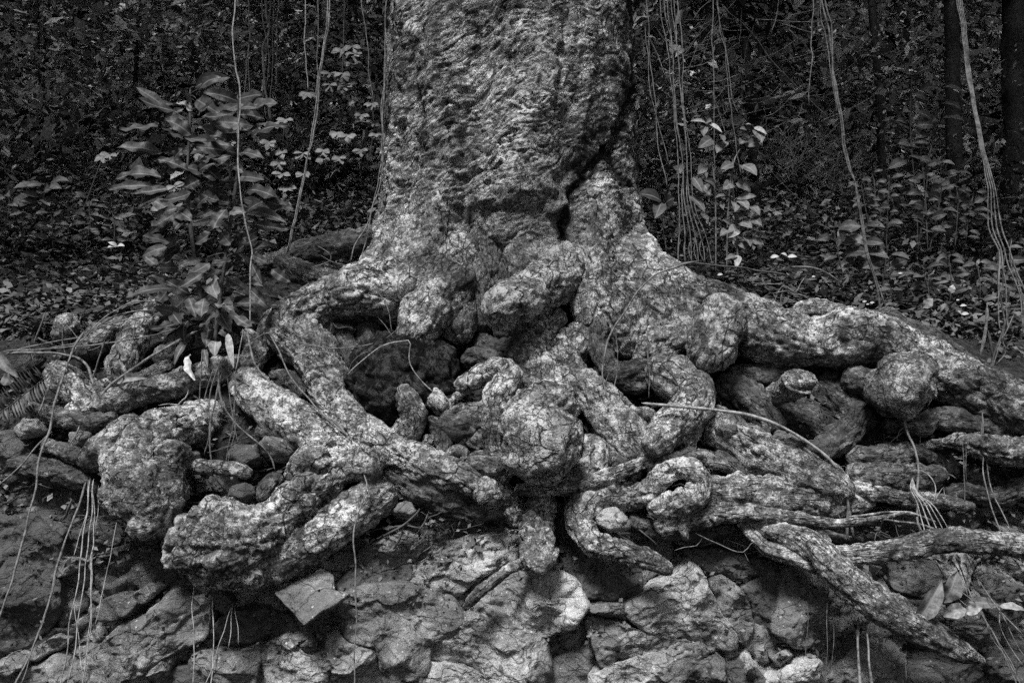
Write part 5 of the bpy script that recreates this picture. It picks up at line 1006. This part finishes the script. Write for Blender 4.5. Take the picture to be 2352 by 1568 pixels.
def leafcloud(Pc, size, orient=None, aspect=.5):
    """kite-shaped leaves (4 verts) at the given points"""
    n = len(Pc); sz = size * rng.uniform(.55, 1.35, n)[:, None]
    ax = rng.normal(size=(n, 3)) * np.array([1, .8, .45]) + np.array([0, 0, -.25])
    if orient is not None: ax = ax * .55 + orient
    ax /= np.linalg.norm(ax, axis=1)[:, None]
    up = rng.normal(size=(n, 3)) * .45 + np.array([0, -.25, 1.0]); sd_ = np.cross(ax, up); sd_ /= np.linalg.norm(sd_, axis=1)[:, None]
    nn = np.cross(sd_, ax); f = rng.uniform(-.12, .2, n)[:, None]
    V = np.stack([Pc - ax * sz * .5, Pc + sd_ * sz * aspect * .5 + nn * sz * f, Pc + ax * sz * .5, Pc - sd_ * sz * aspect * .5 + nn * sz * f], 1).reshape(-1, 3)
    return V, np.arange(4 * n).reshape(n, 4)
def ground_z(y): return np.interp(y, PY, PZ)
def forest():
    Vs, Ts, off = [], [], 0
    n_cl = 4700
    for i in range(n_cl):
        d = 5.6 + 9.5 * rng.random() ** 1.3
        vx = rng.uniform(-620, 2960); vy = rng.uniform(-420, 600)
        p = pt(vx, vy, d); gz = float(ground_z(d))
        if p[2] < gz - .1: p[2] = gz + rng.random() * .5
        # denser and brighter clumps drift through the wood
        q = pn(np.array([[p[0] * .55, p[1] * .4, p[2] * .6]]))[0]
        if q < -.32 and d < 11: continue
        k = int(rng.uniform(26, 66)); R = rng.uniform(.14, .40) * (d / 8)
        P = p + rng.normal(size=(k, 3)) * R * np.array([1.25, 1.0, .55])
        ori = rng.normal(size=3) * np.array([.7, .4, .2]) + np.array([0, -.1, -.35])
        V, F = leafcloud(P, .062 * (d / 6.5) ** .8 * rng.choice([.5, .65, .8, 1.0, 1.5, 2.2]), ori, rng.choice([.35, .5, .65]))
        Vs.append(V); base = np.clip(.20 + .6 * q + rng.normal() * .16, .0, .9)
        if 250 < vx < 650 and -60 < vy < 190 or 80 < vx < 330 and 120 < vy < 260 or vx > 1900 and vy < 180: base = base * .6 + .36      # leaf tone raised in place of light breaking through
        Ts.append(np.repeat(np.clip(base * .8 + rng.normal(size=k) * .14 + (rng.random(k) < .07) * .5, 0, 1), 4))
    V = np.vstack(Vs); T = np.concatenate(Ts)
    o = mk("forest_foliage", V, np.arange(len(V)).reshape(-1, 4), M['forest'], None, {"tone": T}, smooth=False)
    tag(o, "dark dense forest foliage filling the slope behind the trunk", "foliage", kind="stuff")
forest()
def canopy():  # added out of view to keep sun off the wood behind
    """unseen crowns added above the slope, out of the picture's top edge: the wood behind the tree stands in their shade"""
    Vs, Ts = [], []
    for i in range(2700):
        y = 3.5 + 26 * rng.random() ** 1.2; x = rng.uniform(-8 - y * .5, 8 + y * .5); z = max(.47 * y + .35, 3.1) + rng.random() * 1.6
        if pn(np.array([[x * .6, y * .6, 3.0]]))[0] > .16: continue
        if abs(x) < .9 and y < 5.2: continue
        if -4.2 < x < -1.0 and y < 9 and rng.random() < .3: continue       # a light gap over the left slope
        if x > 2.2 and y < 8 and rng.random() < .2: continue
        k = 34; P = np.array([x, y, z]) + rng.normal(size=(k, 3)) * np.array([.5, .5, .2]) * (1 + y * .03); V, F = leafcloud(P, .2 * (1 + y * .03), None, .6); Vs.append(V); Ts.append(np.repeat(rng.random(k) * .6, 4))
    V = np.vstack(Vs); o = mk("shade_canopy", V, np.arange(len(V)).reshape(-1, 4), M['forest'], None, {"tone": np.concatenate(Ts)}, smooth=False)
    tag(o, "unseen leaf canopy added to shade the dark forest slope", "foliage", kind="stuff")
canopy()
far_tree("dark slim tree trunk standing behind the four stranded vine at right", 2186, -60, 2196, 480, 16, 6.6)
far_tree("very dark thick tree trunk at the right edge of the picture", 2335, -60, 2340, 500, 30, 6.8, "dark_tree")
far_tree("thin pale-topped tree trunk in the wood at upper left", 82, -60, 88, 470, 6, 8.5)
far_tree("thin dark sapling trunk in the wood at far left", 104, -60, 100, 520, 3, 7.6)
far_tree("thin dark trunk in the wood right of the thick double vine", 2000, -60, 2030, 480, 8, 6.5)
far_tree("slanting dark trunk in the wood above the pale sapling", 1700, -60, 1740, 500, 9, 7.5)
far_tree("thin trunk in the wood between the plant and the left edge", 318, -60, 305, 480, 5, 9.2)
# brushwood: dead thin sticks tangled right of the trunk and on both slopes
def brush():
    Vs, Fs, off = [], [], 0
    def add(p0, p1, r, sag=.03):
        nonlocal off
        mid = (p0 + p1) / 2 + rng.normal(size=3) * np.linalg.norm(p1 - p0) * .06; mid[2] -= sag * rng.random()
        S = spline(np.array([list(p0) + [r], list(mid) + [r * .85], list(p1) + [r * .5]]), np.linalg.norm(p1 - p0) / 7)
        V, N, F, _ = sweep(S, 5); Vs.append(V); Fs.append(F + off); off += len(V)
    for i in range(70):
        vx = rng.uniform(1500, 1900); vy = rng.uniform(30, 330); d = rng.uniform(4.6, 5.8); L = rng.uniform(.15, .6); an = rng.normal(.45, .6)
        p = pt(vx, vy, d); add(p, p + L * np.array([math.cos(an), rng.normal() * .3, math.sin(an)]), rng.uniform(.0015, .0035))
    for i in range(420):
        side = rng.random() < .62
        vx = rng.uniform(1480, 2400) if side else rng.uniform(-60, 850); vy = rng.uniform(590, 740) if side else rng.uniform(600, 780)
        d = float(dt(vy)) - .05; p = pt(vx, vy, d); L = rng.uniform(.06, .35); an = rng.normal(-.25 if side else .2, .7)
        dv = np.array([math.cos(an), rng.normal() * .5, math.sin(an) * .5]); add(p - dv * L / 2, p + dv * L / 2, rng.uniform(.001, .003), .01)
    for i in range(130):                                     # grass-like blades and stems
        vx = rng.uniform(1780, 1960); vy = rng.uniform(330, 430); d = rng.uniform(5, 5.6); p = pt(vx, vy, d); an = rng.uniform(.3, 2.8); L = rng.uniform(.1, .3)
        add(p, p + L * np.array([math.cos(an), -.2, .8 * math.sin(an)]), .0018, -.05)
    o = mk("brushwood", np.vstack(Vs), np.vstack(Fs), M['vine'], None); tag(o, "tangle of thin dead sticks and rootlets on the slopes", "brushwood", kind="stuff")
brush()
def cover():
    Pc, tone = [], []
    N = 60000
    vx = rng.uniform(-420, 2760, N); vy = 790 - 330 * rng.random(N) ** .9; 
    keep = ((vx < 880) & (vy > 470) & (vy < 650 + 150 * sm(vx, 620, 100))) | ((vx > 1490) & (vy > 480) & (vy < 620 + (vx - 1490) * .25))
    vx, vy = vx[keep], vy[keep]
    gd = dt(np.maximum(vy, 540)) ; d = np.where(vy < 560, rng.uniform(4.6, 7, len(vy)), gd)
    P = np.stack([(vx - 1176) / FV * d, d, (784 - vy) / FV * d], 1)
    g = ground_z(P[:, 1]); P[:, 2] = np.maximum(P[:, 2], g) + rng.random(len(P)) ** 2 * .10
    V, F = leafcloud(P, .055, np.array([0, -.4, .05]), .5)
    q = fbm(P * 2.2, 3); T = np.clip(.30 + .45 * q + rng.normal(size=len(P)) * .2, 0, 1)
    o = mk("ground_cover", V, F, M['cover'], None, {"tone": np.repeat(T, 4)}, smooth=False); tag(o, "low carpet of small dark leaves on both slopes", "ground cover", kind="stuff")
    N = 7000; vx = rng.uniform(-100, 2450, N); vy = rng.uniform(640, 1500, N); d = dt(vy) - .02
    keep = (pn(np.stack([vx / 120, vy / 90, 0 * vx], 1)) > -.1); vx, vy, d = vx[keep], vy[keep], d[keep]
    P = np.stack([(vx - 1176) / FV * d, d, (784 - vy) / FV * d], 1) + rng.normal(size=(len(vx), 3)) * .02
    V, F = leafcloud(P, .022, None, .6); T = rng.random(len(P)) ** 2
    o = mk("leaf_litter", V, F, M['cover'], None, {"tone": np.repeat(T, 4)}, smooth=False); tag(o, "scattered crumbs of leaf litter over the bank", "litter", kind="stuff")
cover()

def undergrowth():
    Vs, Ts = [], []
    for i in range(880):
        left = rng.random() < .5; vx = rng.uniform(-450, 850) if left else rng.uniform(1500, 2800); d = rng.uniform(4.25, 6.8)
        x = (vx - 1176) / FV * d; g0 = float(ground_z(d)); hh = rng.random() ** 1.5 * (.35 + .28 * (d - 4.2)); k = int(rng.uniform(20, 48))
        p = np.array([x, d, g0 + hh]); P = p + rng.normal(size=(k, 3)) * np.array([.13, .12, .07])
        V, F = leafcloud(P, .042 * rng.choice([.6, .8, 1, 1.4]), rng.normal(size=3) * np.array([.6, .4, .2]) + np.array([0, -.25, -.1]), rng.choice([.35, .5]))
        Vs.append(V); Ts.append(np.repeat(np.clip(.30 + rng.normal() * .16 + rng.normal(size=k) * .18, 0, 1), 4))
    V = np.vstack(Vs); o = mk("undergrowth", V, np.arange(len(V)).reshape(-1, 4), M['cover'], None, {"tone": np.concatenate(Ts)}, smooth=False)
    tag(o, "dense low undergrowth of small leaves at the foot of the dark wood", "undergrowth", kind="stuff")
undergrowth()
def rootlets():
    """thin fibrous roots and crumbs of wood packed into the gaps between the big roots"""
    Vs, Fs, off = [], [], 0
    for i in range(900):
        vx = rng.uniform(-40, 2400); vy = rng.uniform(700, 1260)
        if pn(np.array([[vx / 160, vy / 110, 2.0]]))[0] < -.15: continue
        n = 5; an = rng.normal(.0, .5) + (0.35 if vx > 1300 else -.25) + (math.pi if rng.random() < .5 else 0); L = rng.uniform(30, 150); rr = rng.choice([1.2, 1.6, 2.2, 3.2, 5.0]) * .62
        rows = []; b_ = rng.uniform(.01, .10)
        for j in range(n):
            t = j / (n - 1) - .5; x_ = vx + math.cos(an) * L * t + rng.normal() * L * .06; y_ = vy + math.sin(an) * L * t * .8 + rng.normal() * L * .06 + 14 * t * t
            d = float(dt(y_)) - b_ * (1 - 2.6 * t * t); rows.append(list(pt(x_, y_, d)) + [rr / FV * d * (1 - .4 * (t + .5))])
        S = spline(np.array(rows), .03); V, N, F, _ = sweep(S, 6); Vs.append(V); Fs.append(F + off); off += len(V)
    o = mk("fine_rootlets", np.vstack(Vs), np.vstack(Fs), M['vine_dark'], None); tag(o, "mat of fine dark rootlets packed between the big roots", "rootlets", kind="stuff")
    N = 9000; vx = rng.uniform(-100, 2450, N); vy = rng.uniform(700, 1300, N); keep = pn(np.stack([vx / 90, vy / 60, 0 * vx + 5], 1)) > .0; vx, vy = vx[keep], vy[keep]; d = dt(vy) - rng.uniform(0, .05, len(vx))
    P = np.stack([(vx - 1176) / FV * d, d, (784 - vy) / FV * d], 1); V, F = leafcloud(P, .034, np.array([0, -.2, 0]), .5)
    o = mk("dead_leaves", V, F, M['cover'], None, {"tone": np.repeat(np.clip(rng.random(len(P)) ** 1.5, 0, 1), 4)}, smooth=False); tag(o, "small dead leaves trapped in the hollows between roots", "litter", kind="stuff")
rootlets()
